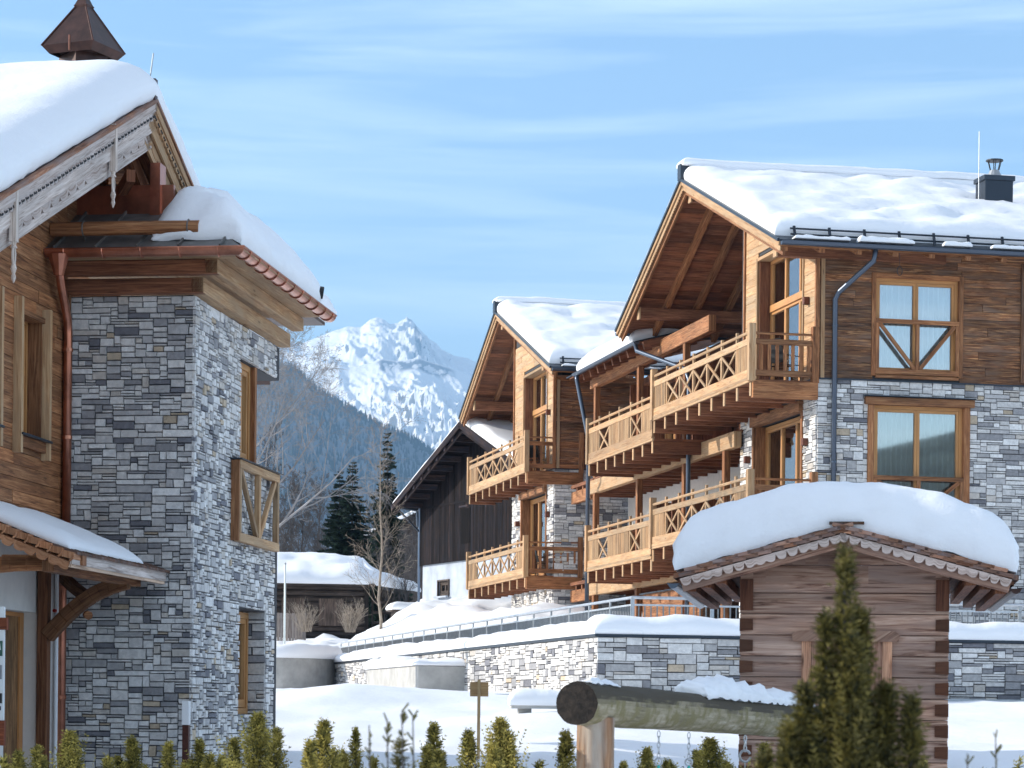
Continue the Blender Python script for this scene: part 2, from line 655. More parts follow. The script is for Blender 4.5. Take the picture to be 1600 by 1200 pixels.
def stones(mb, O, U, N, L, z0, z1, holes=(), cell=(.06, .05), dep=.035, topfn=None, joint=.0045, bright=1.0):
    O = Vector(O); U = Vector(U).normalized(); N = Vector(N).normalized()
    nx = max(1, int(round(L / cell[0]))); nz = max(1, int(round((z1 - z0) / cell[1])))
    cw = L / nx; ch = (z1 - z0) / nz
    occ = [[False] * nx for _ in range(nz)]
    for j in range(nz):
        for i in range(nx):
            if in_hole(i * cw + cw * .4, (i + 1) * cw - cw * .4, z0 + j * ch + ch * .4, z0 + (j + 1) * ch - ch * .4, holes):
                occ[j][i] = True
            if topfn and z0 + (j + .5) * ch > topfn((i + .5) * cw):
                occ[j][i] = True
    for j in range(nz - 1, -1, -1):
        i = 0
        while i < nx:
            if occ[j][i]:
                i += 1
                continue
            h = RN.choices((1, 2, 3, 4), (30, 48, 19, 3))[0]
            h = min(h, j + 1)
            w = RN.choices((2, 3, 4, 5, 6, 8, 10), (12, 22, 24, 18, 12, 7, 3))[0]
            if h == 1:
                w = min(w, 7)
            k = 0
            while k < w and i + k < nx and not occ[j][i + k]:
                k += 1
            w = k
            if i + w < nx and not occ[j][i + w] and (i + w + 1 >= nx or occ[j][i + w + 1]):
                w += 1
            if h > 1 and w > 1:
                for hh in range(h, 0, -1):
                    if all(not occ[j - q][i + k] for q in range(hh) for k in range(w)):
                        h = hh
                        break
            else:
                h = 1 if w > 1 else h
                if w == 1:
                    for hh in range(h, 0, -1):
                        if all(not occ[j - q][i] for q in range(hh)):
                            h = hh
                            break
            for q in range(h):
                for k in range(w):
                    occ[j - q][i + k] = True
            a0 = i * cw; a1 = (i + w) * cw; b1 = z0 + (j + 1) * ch; b0 = z0 + (j + 1 - h) * ch
            J = joint; jt = min(cell) * .1
            cor = []
            for (a, b) in ((a0 + J, b0 + J), (a1 - J, b0 + J), (a1 - J, b1 - J), (a0 + J, b1 - J)):
                cor.append((a + RN.uniform(-jt, jt) * 1.5, b + RN.uniform(-jt, jt)))
            d = RN.uniform(dep * .45, dep)
            c = stone_col(h >= 2 and w >= 5)
            c = tuple(x * bright for x in c)
            base = len(mb.v)
            e = min(.006, J * 1.5)
            cx = sum(p[0] for p in cor) / 4; cz = sum(p[1] for p in cor) / 4
            for (a, b) in cor:
                mb.v.append(tuple(O + U * a + Z * (b - O.z) + N * 0.0))
            for (a, b) in cor:
                a += e if a < cx else -e
                b += e if b < cz else -e
                mb.v.append(tuple(O + U * a + Z * (b - O.z) + N * (d + RN.uniform(-.004, .004))))
            for q4 in ((4, 5, 6, 7), (0, 1, 5, 4), (1, 2, 6, 5), (2, 3, 7, 6), (3, 0, 4, 7)):
                mb.f.append(tuple(base + q for q in q4))
                mb.uv += [(0, 0)] * 4
                mb.c += [c] * 4
                mb.mi.append(0)
            i += w
    return mb


def cuts(vals, lo, hi):
    s = sorted(set([lo, hi] + [v for v in vals if lo < v < hi]))
    return [(s[k], s[k + 1]) for k in range(len(s) - 1)]


def panel(mb, O, U, N, L, z0, z1, holes=(), th=.2, c=(1, 1, 1), mi=0, x0=0.0, topfn=None):
    """wall slab behind the plane through O, split round the openings"""
    O = Vector(O); U = Vector(U).normalized(); N = Vector(N).normalized()
    xs = [h[0] for h in holes] + [h[1] for h in holes]
    if topfn:
        k = int((L - x0) / .4)
        xs += [x0 + (L - x0) * i / max(1, k) for i in range(k)]
    zs = [h[2] for h in holes] + [h[3] for h in holes]
    for a, b in cuts(xs, x0, L):
        run = None
        for p, q in cuts(zs, z0, z1):
            if in_hole(a, b, p, q, holes):
                continue
            zt0 = zt1 = q
            if topfn and q == z1:
                zt0, zt1 = topfn(a), topfn(b)
            def P(x, z, d):
                return O + U * x + Z * (z - O.z) + N * d
            mb.hexa([P(a, p, 0), P(a, p, -th), P(b, p, -th), P(b, p, 0), P(a, zt0, 0), P(a, zt0, -th), P(b, zt1, -th), P(b, zt1, 0)], c=c, mi=mi)


def boards(mb, O, U, N, L, z0, z1, pitch=.17, th=.03, holes=(), topfn=None, seg=(1.8, 4.2), lo=.6, hi=1.25, mi=0, vertical=False, x0=0.0, gap=.006):
    O = Vector(O); U = Vector(U).normalized(); N = Vector(N).normalized()
    def P(x, z, d):
        return O + U * x + Z * (z - O.z) + N * d
    if not vertical:
        n = int(round((z1 - z0) / pitch)); ph = (z1 - z0) / n
        for j in range(n):
            b0 = z0 + j * ph + gap / 2; b1 = z0 + (j + 1) * ph - gap / 2
            x = x0 - RN.uniform(0, 1.5)
            while x < L:
                xe = x + RN.uniform(*seg)
                a, b = max(x, x0), min(xe, L)
                x = xe
                if b - a < .02: continue
                xs = [h[0] for h in holes if b1 > h[2] + .01 and b0 < h[3] - .01] + [h[1] for h in holes if b1 > h[2] + .01 and b0 < h[3] - .01]
                c = tint(lo, hi, .07)
                for p, q in cuts(xs, a, b):
                    if in_hole(p, q, b0 + .02, b1 - .02, holes) or q - p < .01: continue
                    if topfn:
                        k = max(1, int((q - p) / .12))
                        oo = (RN.uniform(0, 40), RN.uniform(0, 40))
                        hs_ = [topfn(p + (q - p) * w / k) for w in range(k + 1)]
                        if min(hs_) < b1:
                            for w in range(k):
                                pa = p + (q - p) * w / k; pb = p + (q - p) * (w + 1) / k
                                t0, t1 = min(b1, hs_[w]), min(b1, hs_[w + 1])
                                if max(t0, t1) > b0 + .004:
                                    t0 = max(t0, b0 + .001); t1 = max(t1, b0 + .001)
                                    mb.hexa([P(pa, b0, th), P(pa, b0, 0), P(pa, t0, 0), P(pa, t0, th), P(pb, b0, th), P(pb, b0, 0), P(pb, t1, 0), P(pb, t1, th)], c=c, mi=mi, off=(oo[0] + pa, oo[1]))
                            continue
                    d = th + RN.uniform(-.004, .004)
                    e = 0.004
                    mb.hexa([P(p + e, b0, d), P(p + e, b0, 0), P(p + e, b1, 0), P(p + e, b1, d), P(q - e, b0, d), P(q - e, b0, 0), P(q - e, b1, 0), P(q - e, b1, d)], c=c, mi=mi)
    else:
        n = int(round((L - x0) / pitch)); pw = (L - x0) / n
        for i in range(n):
            a = x0 + i * pw + gap / 2; b = x0 + (i + 1) * pw - gap / 2
            zs = [h[2] for h in holes if b > h[0] + .01 and a < h[1] - .01] + [h[3] for h in holes if b > h[0] + .01 and a < h[1] - .01]
            c = tint(lo, hi, .07)
            zt = min(topfn(a), topfn(b)) if topfn else z1
            for p, q in cuts(zs, z0, zt):
                if in_hole(a, b, p + .01, q - .01, holes): continue
                d = th + RN.uniform(-.006, .006)
                mb.hexa([P(a, p, d), P(b, p, d), P(b, p, 0), P(a, p, 0), P(a, q, d), P(b, q, d), P(b, q, 0), P(a, q, 0)], c=c, mi=mi)


def fbm(x, y, z=0.0, o=4):
    return noise.fractal(Vector((x, y, z)), 1.0, 2.0, o)


def edge_list(L, r, step):
    """sample positions 0..L denser near both ends"""
    pts = [0]
    for k in (.02, .06, .13, .24, .4, .62, 1.0):
        if r * k < L / 2: pts.append(r * k)
    n = max(1, int((L - 2 * r) / step)) if L > 2 * r else 1
    if L > 2 * r:
        pts += [r + (L - 2 * r) * i / n for i in range(1, n)]
    half = [p for p in pts if p <= L / 2]
    out = []
    for p in sorted(pts + [L - p for p in pts]):
        if not out or p - out[-1] > 1e-4: out.append(p)
    out[-1] = L
    return out


def pillow(mb, surf, L1, L2, th, r=None, step=.3, amp=.05, fs=1.2, seed=0.0, bulge=.06, hfn=None, rough=.0, rs=6):
    """closed snow slab lying on surf(a,b)->point, a in 0..L1 and b in 0..L2 (metres)"""
    r = r or th * .9
    A = edge_list(L1, r, step); B = edge_list(L2, r, step)
    def prof(d):
        if d >= r: return 1.0
        q = 1 - d / r
        return sqrt(max(0.0, 1 - q * q))
    def top(a, b):
        p = Vector(surf(a, b))
        pa = prof(min(a, L1 - a)); pb = prof(min(b, L2 - b))
        pr = min(pa, pb) * .5 + pa * pb * .5
        w = fbm(p.x * fs + seed, p.y * fs, p.z * fs, 4) * amp
        t = th * (hfn(a, b) if hfn else 1.0)
        h = (t + w) * pr
        # swell outwards near the rim
        ca = Vector(surf(min(max(a, .02), L1 - .02), b))
        mid = Vector(surf(L1 / 2, b)); mid2 = Vector(surf(a, L2 / 2))
        out = Vector((0, 0, 0))
        ea = min(a, L1 - a); eb = min(b, L2 - b)
        if ea < r:
            d = (p - mid); d.z = 0
            if d.length > 0: out += d.normalized() * bulge * sin(pi * min(1, pr * 1.0) * .9) * (1 - ea / r)
        if eb < r:
            d = (p - mid2); d.z = 0
            if d.length > 0: out += d.normalized() * bulge * sin(pi * min(1, pr * 1.0) * .9) * (1 - eb / r)
        if rough:
            nl = fbm(p.x * 2.3, p.y * 2.3, seed, 3)
            dd_ = (p - mid2) if eb < ea else (p - mid)
            dd_.z = 0
            if min(ea, eb) < r and dd_.length > 0:
                out += dd_.normalized() * rough * .55 * sin(pr * 17 + nl * 5) * sin(pi * pr)
            out += noise.noise_vector(p * rs * 3.1 + Vector((seed, 0, 5))) * rough * .45
            out += noise.noise_vector(p * rs + Vector((0, 0, seed))) * rough
        return p + Z * max(h, .004) + out
    def bot(a, b):
        return Vector(surf(a, b)) - Z * .0
    c0 = Vector(surf(L1 / 2, L2 / 2))
    nz_ = (Vector(surf(L1 / 2 + .01, L2 / 2)) - c0).cross(Vector(surf(L1 / 2, L2 / 2 + .01)) - c0).z
    mb.grid(top, 0, 0, us=A, vs=B, flip=nz_ < 0)
    mb.grid(bot, 0, 0, us=[A[0]] + A[1::3] + [A[-1]], vs=[B[0]] + B[1::3] + [B[-1]], flip=nz_ > 0)
    return mb

# ------------------------------------------------------------ windows, railings, shared building parts
X = Vector((1, 0, 0)); Y = Vector((0, 1, 0))


def window(parent, O, U, N, w, h, recess=.12, trim=.12, head=None, juliet=None, transom=None, curtain='curtain', sash=2, sill=True, label=None, frame='lamw', proud=.06, curt_open=0.0, trimmat='brown', room=True):
    """O: bottom centre of the opening on the wall face; U along the wall, N outward"""
    O = Vector(O); U = Vector(U); N = Vector(N)
    def P(a, b, d=0.0):
        return O + U * a + Z * b + N * d
    fm = MB()
    fw = .075
    d = -recess
    def bar(m, a0, b0, a1, b1, wd, th, dd, c=None):
        m.beam(P(a0, b0, dd), P(a1, b1, dd), wd, th, up=N, c=c)
    c = tint(.92, 1.08, .02)
    bar(fm, -w / 2, fw / 2, w / 2, fw / 2, fw, .08, d, c)
    bar(fm, -w / 2, h - fw / 2, w / 2, h - fw / 2, fw, .08, d, c)
    bar(fm, -w / 2 + fw / 2, fw, -w / 2 + fw / 2, h - fw, fw, .078, d, c)
    bar(fm, w / 2 - fw / 2, fw, w / 2 - fw / 2, h - fw, fw, .078, d, c)
    # sash frames
    top = h - fw
    if transom:
        bar(fm, -w / 2 + fw, transom, w / 2 - fw, transom, .16, .13, d, c)
        top = transom - .08
    sw = (w - 2 * fw) / sash
    for k in range(sash):
        a0 = -w / 2 + fw + k * sw; a1 = a0 + sw
        s_ = .055
        dd = d - .012
        bar(fm, a0 + s_ / 2 + .004, fw + .004, a0 + s_ / 2 + .004, top - .004, s_, .07, dd, c)
        bar(fm, a1 - s_ / 2 - .004, fw + .004, a1 - s_ / 2 - .004, top - .004, s_, .07, dd, c)
        bar(fm, a0 + s_, fw + .06, a1 - s_, fw + .06, .1, .068, dd, c)
        bar(fm, a0 + s_, top - .035, a1 - s_, top - .035, .06, .068, dd, c)
        if transom:
            bar(fm, a0 + .02, transom + .08, a0 + .02, h - fw, .05, .07, dd, c)
            bar(fm, a1 - .02, transom + .08, a1 - .02, h - fw, .05, .07, dd, c)
    f = obj('window', fm, M[frame], parent, label=label)
    g = MB()
    g.hexa([P(-w / 2 + fw, fw, d - .02), P(w / 2 - fw, fw, d - .02), P(w / 2 - fw, fw, d - .028), P(-w / 2 + fw, fw, d - .028),
            P(-w / 2 + fw, h - fw, d - .02), P(w / 2 - fw, h - fw, d - .02), P(w / 2 - fw, h - fw, d - .028), P(-w / 2 + fw, h - fw, d - .028)])
    obj('pane', g, M['glass'], f)
    if curtain:
        cm_ = MB()
        spans = [(-w / 2 + .02, w / 2 - .02)] if not curt_open else [(-w / 2 + .02, -w / 2 + w * (.5 - curt_open / 2)), (w / 2 - w * (.5 - curt_open / 2), w / 2 - .02)]
        ph = RN.uniform(0, 6)
        for a0, a1 in spans:
            n = max(8, int((a1 - a0) / .012))
            cm_.grid(lambda u, v: P(a0 + (a1 - a0) * u, .03 + (h - .08) * v, d - .16 + .055 * sin((a0 + (a1 - a0) * u) * 46 + ph + 1.3 * sin(u * 9 + ph)) + .01 * sin(v * 3 + u * 9)), n, 3)
        obj('curtain', cm_, M[curtain], f, smooth=True)
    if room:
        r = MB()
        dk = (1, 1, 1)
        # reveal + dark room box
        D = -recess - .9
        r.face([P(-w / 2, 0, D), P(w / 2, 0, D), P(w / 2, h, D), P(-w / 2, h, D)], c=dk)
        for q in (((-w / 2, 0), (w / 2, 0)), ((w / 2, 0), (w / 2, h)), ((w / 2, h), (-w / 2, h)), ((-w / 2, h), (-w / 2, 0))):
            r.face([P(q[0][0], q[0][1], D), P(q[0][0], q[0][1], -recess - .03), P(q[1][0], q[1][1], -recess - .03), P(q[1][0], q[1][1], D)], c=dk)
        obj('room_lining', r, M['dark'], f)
    if trim:
        t_ = MB()
        hw = trim
        t_.beam(P(-w / 2 - hw / 2, -.02, proud / 2 - recess / 2), P(-w / 2 - hw / 2, h + (0 if head else hw), proud / 2 - recess / 2), recess + proud, hw, up=U)
        t_.beam(P(w / 2 + hw / 2, -.02, proud / 2 - recess / 2), P(w / 2 + hw / 2, h + (0 if head else hw), proud / 2 - recess / 2), recess + proud, hw, up=U)
        if head:
            t_.beam(P(-w / 2 - hw - head[0], h + head[1] / 2 + .002, proud * .5), P(w / 2 + hw + head[0], h + head[1] / 2 + .002, proud * .5), head[1], proud + .14, up=N)
        else:
            t_.beam(P(-w / 2, h + hw / 2, (proud - recess) / 2), P(w / 2, h + hw / 2, (proud - recess) / 2), hw, recess + proud - .004, up=N)
        if sill:
            t_.beam(P(-w / 2, -.035, (proud - recess) / 2), P(w / 2, -.035, (proud - recess) / 2), .07, recess + proud + .01, up=N)
        obj('trim', t_, M[trimmat], f, bevel=.006)
    if head:
        t_ = MB()
        t_.beam(P(-w / 2 - trim - head[0] - .02, h + head[1] + .02, proud * .5 + .02), P(w / 2 + trim + head[0] + .02, h + head[1] + .02, proud * .5 + .02), .02, proud + .2, up=Z.cross(U))
        obj('flashing', t_, M['metal'], f)
    if juliet:
        j = MB()
        jh, off = juliet
        pr = proud - .02
        a = w / 2 - .04
        j.beam(P(-w / 2, jh, pr), P(w / 2, jh, pr), .10, .055, up=N)
        j.beam(P(-w / 2, off + .06, pr), P(w / 2, off + .06, pr), .12, .055, up=N)
        j.beam(P(-a, off + .12, pr), P(-a, jh - .05, pr), .08, .05, up=N)
        j.beam(P(a, off + .12, pr), P(a, jh - .05, pr), .08, .05, up=N)
        j.beam(P(0, off + .12, pr), P(0, jh - .05, pr), .09, .05, up=N)
        j.beam(P(-a + .06, jh - .06, pr - .004), P(-.06, off + .13, pr - .004), .09, .035, up=N)
        j.beam(P(a - .06, jh - .06, pr - .004), P(.06, off + .13, pr - .004), .09, .035, up=N)
        obj('balustrade', j, M['brown'], f, bevel=.005)
    return f


def rail_run(parent, p0, p1, panels, end_posts=(True, True), mat='pine', height=1.12, big=.16, zb=0.0):
    """west-style balustrade run from p0 to p1 (floor level points): x = crossed bars, b = upright boards, B = boards and a thick post after it"""
    p0 = Vector(p0); p1 = Vector(p1)
    D = (p1 - p0); L = D.length; D.normalize()
    N = D.cross(Z)
    def P(a, b, d=0.0):
        return p0 + D * a + Z * (b + zb) + N * d
    r = MB()
    r.beam(P(0, .13), P(L, .13), .06, .2)
    r.beam(P(0, .02, 0), P(L, .02, 0), .09, .05)
    r.beam(P(0, .86), P(L, .86), .05, .14)
    r.tube([P(0, height - .06), P(L, height - .06)], .035, 6, c=tint(.95, 1.1))
    out = obj('railing', r, M[mat], parent)
    n = len(panels)
    w = L / n
    for k, ch in enumerate(panels):
        a0 = k * w; a1 = a0 + w
        ia = a0 + .05; ib = a1 - .05
        m = MB()
        if ch == 'x':
            m.beam(P(ia, .24), P(ib, .78), .03, .06, up=Z)
            m.beam(P(ia, .78, .028), P(ib, .24, .028), .03, .06, up=Z)
            obj('crossed_bars', m, M[mat], out)
        else:
            q = int(w / .105)
            for i in range(q):
                a = ia + (ib - ia) * (i + .5) / q
                m.beam(P(a, .235), P(a, .785), .025, (ib - ia) / q - .012, up=N.cross(Z), c=tint(.75, 1.25))
            obj('board_infill', m, M['rail_board'], out)
        if k < n - 1:
            m = MB()
            tk = .1 if ch == 'B' else .055
            m.beam(P(a1, .0, .03), P(a1, height + .06, .03), tk, .09, up=D)
            obj('post', m, M[mat], out)
    for e, a in ((end_posts[0], 0), (end_posts[1], L)):
        if e:
            m = MB()
            m.beam(P(a, -.05, 0), P(a, height + .12, 0), big, big, up=D)
            obj('corner_post', m, M['pine' if mat == 'pine' else mat], out, bevel=.008)
    return out


def baluster_run(parent, p0, p1, n=7, mat='brown', height=1.1, end=True):
    p0 = Vector(p0); p1 = Vector(p1)
    D = (p1 - p0); L = D.length; D.normalize(); N = D.cross(Z)
    def P(a, b, d=0.0):
        return p0 + D * a + Z * b + N * d
    r = MB()
    r.beam(P(0, .14), P(L, .14), .08, .13)
    r.beam(P(0, .84), P(L, .84), .08, .12)
    r.tube([P(0, height - .07), P(L, height - .07)], .03, 6, c=tint(.9, 1.1))
    o = obj('railing', r, M[mat], parent)
    for k in range(n):
        a = L * (k + .8) / (n + .6)
        m = MB()
        m.beam(P(a, .2), P(a, .78), .05, .07, up=D)
        obj('baluster', m, M[mat], o)
    if end:
        m = MB()
        m.beam(P(L, -.05), P(L, height + .12), .16, .16, up=D)
        obj('corner_post', m, M[mat], o, bevel=.008)
    return o


def balcony(parent, u0, u1, v0, v1, z, panels, joists, south=True, jl=None, jh=.28, label=None, deck=.1, endmat='brown', ends=(True, True), mat='pine', southend=None, step=0.0):
    """deck from u0 (west tip) to u1, v0..v1, its top at z"""
    d = MB()
    n = int((v1 - v0) / .14)
    for k in range(n):
        a = v0 + (v1 - v0) * k / n; b = v0 + (v1 - v0) * (k + 1) / n - .006
        d.box((u0 + .03, a, z - deck + .03), (u1, b, z), c=tint(.7, 1.1))
    bl = obj('balcony', d, M['redwood'], parent, label=label)
    f = MB()
    f.box((u0 - .035, v0 - .06, z - .065), (u0 + .02, v1 + .06, z + .0), c=(1, 1, 1))
    obj('edge_board', f, M['pine'], bl)
    for k in range(joists):
        v = v0 + .06 + (v1 - v0 - .12) * k / (joists - 1)
        m = MB()
        e = u1 if jl is None else jl
        m.box((u0 + .02, v - .06, z - deck - jh), (e, v + .06, z - deck + .026), c=tint(.75, 1.15))
        m2 = MB()
        j = obj('joist', m, M['redwood'], bl, bevel=.006)
        # thin pale tip that colours in the sunlit joist end
        m2.box((u0 - .005, v - .058, z - deck - jh + .004), (u0 + .018, v + .058, z - deck + .02), c=(1.05, 1.05, 1.05))
        obj('lit_joist_tip', m2, M['pine'], bl)
    rail_run(bl, (u0, v0, z), (u0, v1, z), panels, ends, mat=mat)
    if south:
        baluster_run(bl, (u0 + .08, v0, z), ((southend if southend is not None else 0) - .06, v0, z))
        b = MB()
        b.box((u0 + .02, v0 - .075, z - deck - jh - .04), ((southend if southend is not None else 0), v0 + .075, z - .03), c=tint(.9, 1.1))
        obj('edge_beam', b, M['brown'], bl, bevel=.01)
    return bl


def gutter(parent, pts, r=.08, mat='pipe', n=8, brackets=0, bmat=None):
    g = MB()
    pts = [Vector(p) for p in pts]
    rings = []
    for i, p in enumerate(pts):
        if i == 0: d = pts[1] - pts[0]
        elif i == len(pts) - 1: d = pts[-1] - pts[-2]
        else: d = (pts[i + 1] - p).normalized() + (p - pts[i - 1]).normalized()
        d.normalize()
        sd_ = d.cross(Z).normalized()
        k = 1.0
        if 0 < i < len(pts) - 1:
            k = 1 / max(.5, d.dot((pts[i + 1] - p).normalized()))
        rings.append((p, sd_ * k))
    th = r * .12
    for rr, fl in ((r, False), (r - th, True)):
        def fn(u, v, rr=rr):
            i = int(round(u))
            p, s_ = rings[i]
            a = pi + pi * v
            return p + s_ * (cos(a) * rr) + Z * (sin(a) * rr)
        g.grid(fn, 0, 0, us=list(range(len(pts))), vs=[k / n for k in range(n + 1)], flip=fl)
    # rolled outer lip
    g.tube([p - s_ * r for p, s_ in rings], r * .16, 6)
    g.tube([p + s_ * r for p, s_ in rings], r * .16, 6)
    for e in (0, -1):
        p, s_ = rings[e]
        g.face([p + s_ * (cos(pi + pi * k / n) * r) + Z * (sin(pi + pi * k / n) * r) for k in range(n + 1)])
    o = obj('gutter', g, M[mat], parent, smooth=False)
    if brackets:
        L = 0
        for i in range(len(pts) - 1):
            seg = pts[i + 1] - pts[i]
            k = max(1, int(seg.length / brackets))
            sd_ = seg.normalized().cross(Z)
            for q in range(k):
                p = pts[i] + seg * ((q + .5) / k)
                m = MB()
                m.tube([p + sd_ * (cos(pi + pi * a / 8) * (r + .008)) + Z * (sin(pi + pi * a / 8) * (r + .008)) for a in range(9)], .009, 5)
                obj('bracket', m, M[bmat or mat], o)
    return o


def downpipe(parent, pts, r=.045, mat='pipe', label=None):
    m = MB()
    m.tube(pts, r, 12, c=(1, 1, 1))
    o = obj('downpipe', m, M[mat], parent, smooth=True, label=label)
    pts = [Vector(p) for p in pts]
    L = (pts[-1] - pts[-2])
    for k in range(3):
        p = pts[-2] + L * (.08 + .42 * k)
        c = MB()
        c.tube([p - L.normalized() * .02, p + L.normalized() * .02], r + .009, 12)
        obj('pipe_clip', c, M[mat], o)
    return o


def wall_lamp(parent, p, N, s=.13):
    m = MB()
    p = Vector(p); N = Vector(N)
    m.beam(p, p + N * s, s, s * 1.25, up=Z, c=(1, 1, 1))
    m.beam(p + N * s * .5 - Z * s * .7, p + N * s * .5 - Z * s * .55, s * .6, s * .6, up=N, c=(.4, .4, .4))
    return obj('wall_lamp', m, M['lamp'], parent)


def scallop_board(mb, p0, p1, up, N, h, th, pitch=.16, depth=.03, c=None):
    """fascia whose lower edge is cut in waves"""
    p0 = Vector(p0); p1 = Vector(p1); up = Vector(up).normalized(); N = Vector(N).normalized()
    D = p1 - p0; L = D.length; D.normalize()
    n = max(4, int(L / pitch) * 6)
    c = c or tint(.9, 1.1)
    prev = None
    for k in range(n + 1):
        a = L * k / n
        ph = (a / pitch) % 1.0
        e = -h + depth * (abs(sin(pi * ph)) ** .6) * -1 + (depth if ph < .06 or ph > .94 else 0)
        cur = (p0 + D * a, p0 + D * a + up * e)
        if prev:
            t0, b0 = prev; t1, b1 = cur
            mb.hexa([b0, b0 + N * th, t0 + N * th, t0, b1, b1 + N * th, t1 + N * th, t1], c=c, off=(prev_a, 3.0))
        prev = cur; prev_a = a

# ------------------------------------------------------------ the three joined chalets on the right
TH = math.atan(.22)
CHO = (6.7815, 57.5)


def ch_world(u, v, z=0.0):
    return (CHO[0] + u * cos(TH) - v * sin(TH), CHO[1] + u * sin(TH) + v * cos(TH), z)


def west_gable_unit(root, ver, fe, ap, be, bal_u, bal_v1, front=True, SL=9.0, panels='bxxxxxb', south_len=0.0):
    ZE, ZA = 10.42, 13.3        # roof surface height at the eaves and the ridge
    def zr(v):
        return ZE + (ZA - ZE) * (v - fe) / (ap - fe) if v < ap else ZE + (ZA - ZE) * (be - v) / (be - ap)
    WL = 5.3 if front else 5.7
    zs = 7.54
    # --- walls -----------------------------------------------------------
    hol_s = [(1.22, 3.58, 4.6, 7.0), (1.30, 3.38, 7.62, 9.88)] if front else []
    m = MB()
    panel(m, (0, 0, 1), X, -Y, SL, 1.0, 10.3, hol_s, th=.35)
    hol_w = [(.98, 4.48, 4.25, 6.93)]
    hol_wu = [(.95, 4.3, 7.55, 11.0)]
    panel(m, (0, .35, 1), Y, -X, WL, 1.0, 7.5, [(a - .35, b - .35, c, d) for a, b, c, d in hol_w], th=.3, x0=.0)
    panel(m, (0, .35, 7.5), Y, -X, WL, 7.5, 12.0, [(a - .35, b - .35, c, d) for a, b, c, d in hol_wu], th=.3, topfn=lambda a: zr(a + .35) - .25)
    panel(m, (SL, WL, 1), -X, Y, SL, 1.0, 10.4, [], th=.3)
    obj('inner_wall', m, M['mortar'], root)
    m = MB()
    stones(m, (0, 0, 1.0), X, -Y, SL, 1.0 if front else 3.2, zs - .02, hol_s, cell=(.078, .050), dep=.04)
    obj('stone_wall', m, M['stone'], root)
    m = MB()
    stones(m, (0, -.0, 1.0), Y, -X, WL + .3, 1.0 if front else 3.2, zs - .02, hol_w, cell=(.078, .050), dep=.04)
    obj('stone_wall', m, M['stone'], root)
    m = MB()
    boards(m, (0, -.0, zs), X, -Y, SL, zs, 10.45, .185, .03, hol_s)
    obj('timber_wall', m, M['larch'], root)
    m = MB()
    boards(m, (0, .0, zs), Y, -X, WL, zs, 12.0, .185, .03, hol_wu, topfn=lambda a: zr(a) - .12, lo=.95, hi=1.25)
    obj('timber_wall', m, M['pine'], root)
    for (a, b) in ((-.035, -.035), (-.035, WL)):
        m = MB()
        m.box((a - .04, b - .04, zs), (a + .05, b + .05, zr(max(b, 0)) - .15), c=tint(.9, 1.1))
        obj('corner_board', m, M['brown'], root)
    m = MB()
    m.box((.05, -.075, zs), (.14, -.03, 10.3))
    obj('corner_board', m, M['pine'], root)
    m = MB()
    m.box((-.06, -.075, zs - .03), (SL, -.035, zs), c=(1, 1, 1))
    m.box((-.075, -.06, zs - .03), (-.035, WL, zs), c=(1, 1, 1))
    obj('flashing', m, M['metal'], root)
    # --- windows ---------------------------------------------------------
    if front:
        window(root, (2.36, 0, 7.66), X, -Y, 2.0, 2.2, recess=.1, trim=.1, juliet=(1.22, .02), curtain='curtain', trimmat='brown', label='upper window with full white curtains and V braced balustrade')
        window(root, (2.42, 0, 4.62), X, -Y, 2.16, 2.36, recess=.1, trim=.15, head=(.08, .17), juliet=(.72, -.2), curtain='curtaing', trimmat='brown', label='lower window with grey curtains under a timber lintel')
    window(root, (0, 2.73, 4.27), Y, -X, 3.48, 2.62, recess=.28, sash=3, trim=.12, head=(-.02, .24), curtain='curtain', curt_open=.5, trimmat='brown')
    # left half of the opening is a timber reveal, darkened in colour for its shade
    m = MB()
    m.box((-.0, 4.44, 4.25), (.3, 4.475, 6.9), c=(.8, .8, .8))
    obj('timber_reveal', m, M['brown'], root)
    f = window(root, (0, 2.62, 7.57), Y, -X, 3.34, 3.3, sash=3, recess=.3, trim=.08, transom=2.15, curtain='curtain', curt_open=.45, trimmat='pine')
    m = MB()
    m.box((.0, 4.24, 7.55), (.3, 4.285, 11.0), c=(.7, .7, .7))  # shade of the south-facing jamb put into the board's tone
    obj('timber_reveal', m, M['redwood'], root)
    for (v, z) in ((.55, 6.15), (.55, 9.35), (4.85, 6.15)):
        wall_lamp(root, (-.03, v, z), -X)
    # --- roof ------------------------------------------------------------
    RL = SL + .0
    m = MB()
    for (a, b) in ((fe, ap), (be, ap)):
        n = int(abs(b - a) / .19)
        for k in range(n):
            p = a + (b - a) * k / n; q = a + (b - a) * (k + .97) / n
            # underside boarding, each plank runs with the ridge
            x = ver + .04
            while x < RL:
                xe = min(RL, x + RN.uniform(1.6, 4))
                m.hexa([(x, p, zr(p) - .07), (x, p, zr(p) - .045), (x, q, zr(q) - .045), (x, q, zr(q) - .07), (xe - .004, p, zr(p) - .07), (xe - .004, p, zr(p) - .045), (xe - .004, q, zr(q) - .045), (xe - .004, q, zr(q) - .07)], c=tint(.55, 1.25, .08))
                x = xe
    obj('roof_boarding', m, M['redwood'], root)
    m = MB()
    for (a, b) in ((fe, ap), (ap, be)):
        m.hexa([(ver - .05, a, zr(a) - .04), (ver - .05, a, zr(a)), (RL, a, zr(a)), (RL, a, zr(a) - .04), (ver - .05, b, zr(b) - .04), (ver - .05, b, zr(b)), (RL, b, zr(b)), (RL, b, zr(b) - .04)], c=(1, 1, 1))
    obj('roof', m, M['metal'], root)
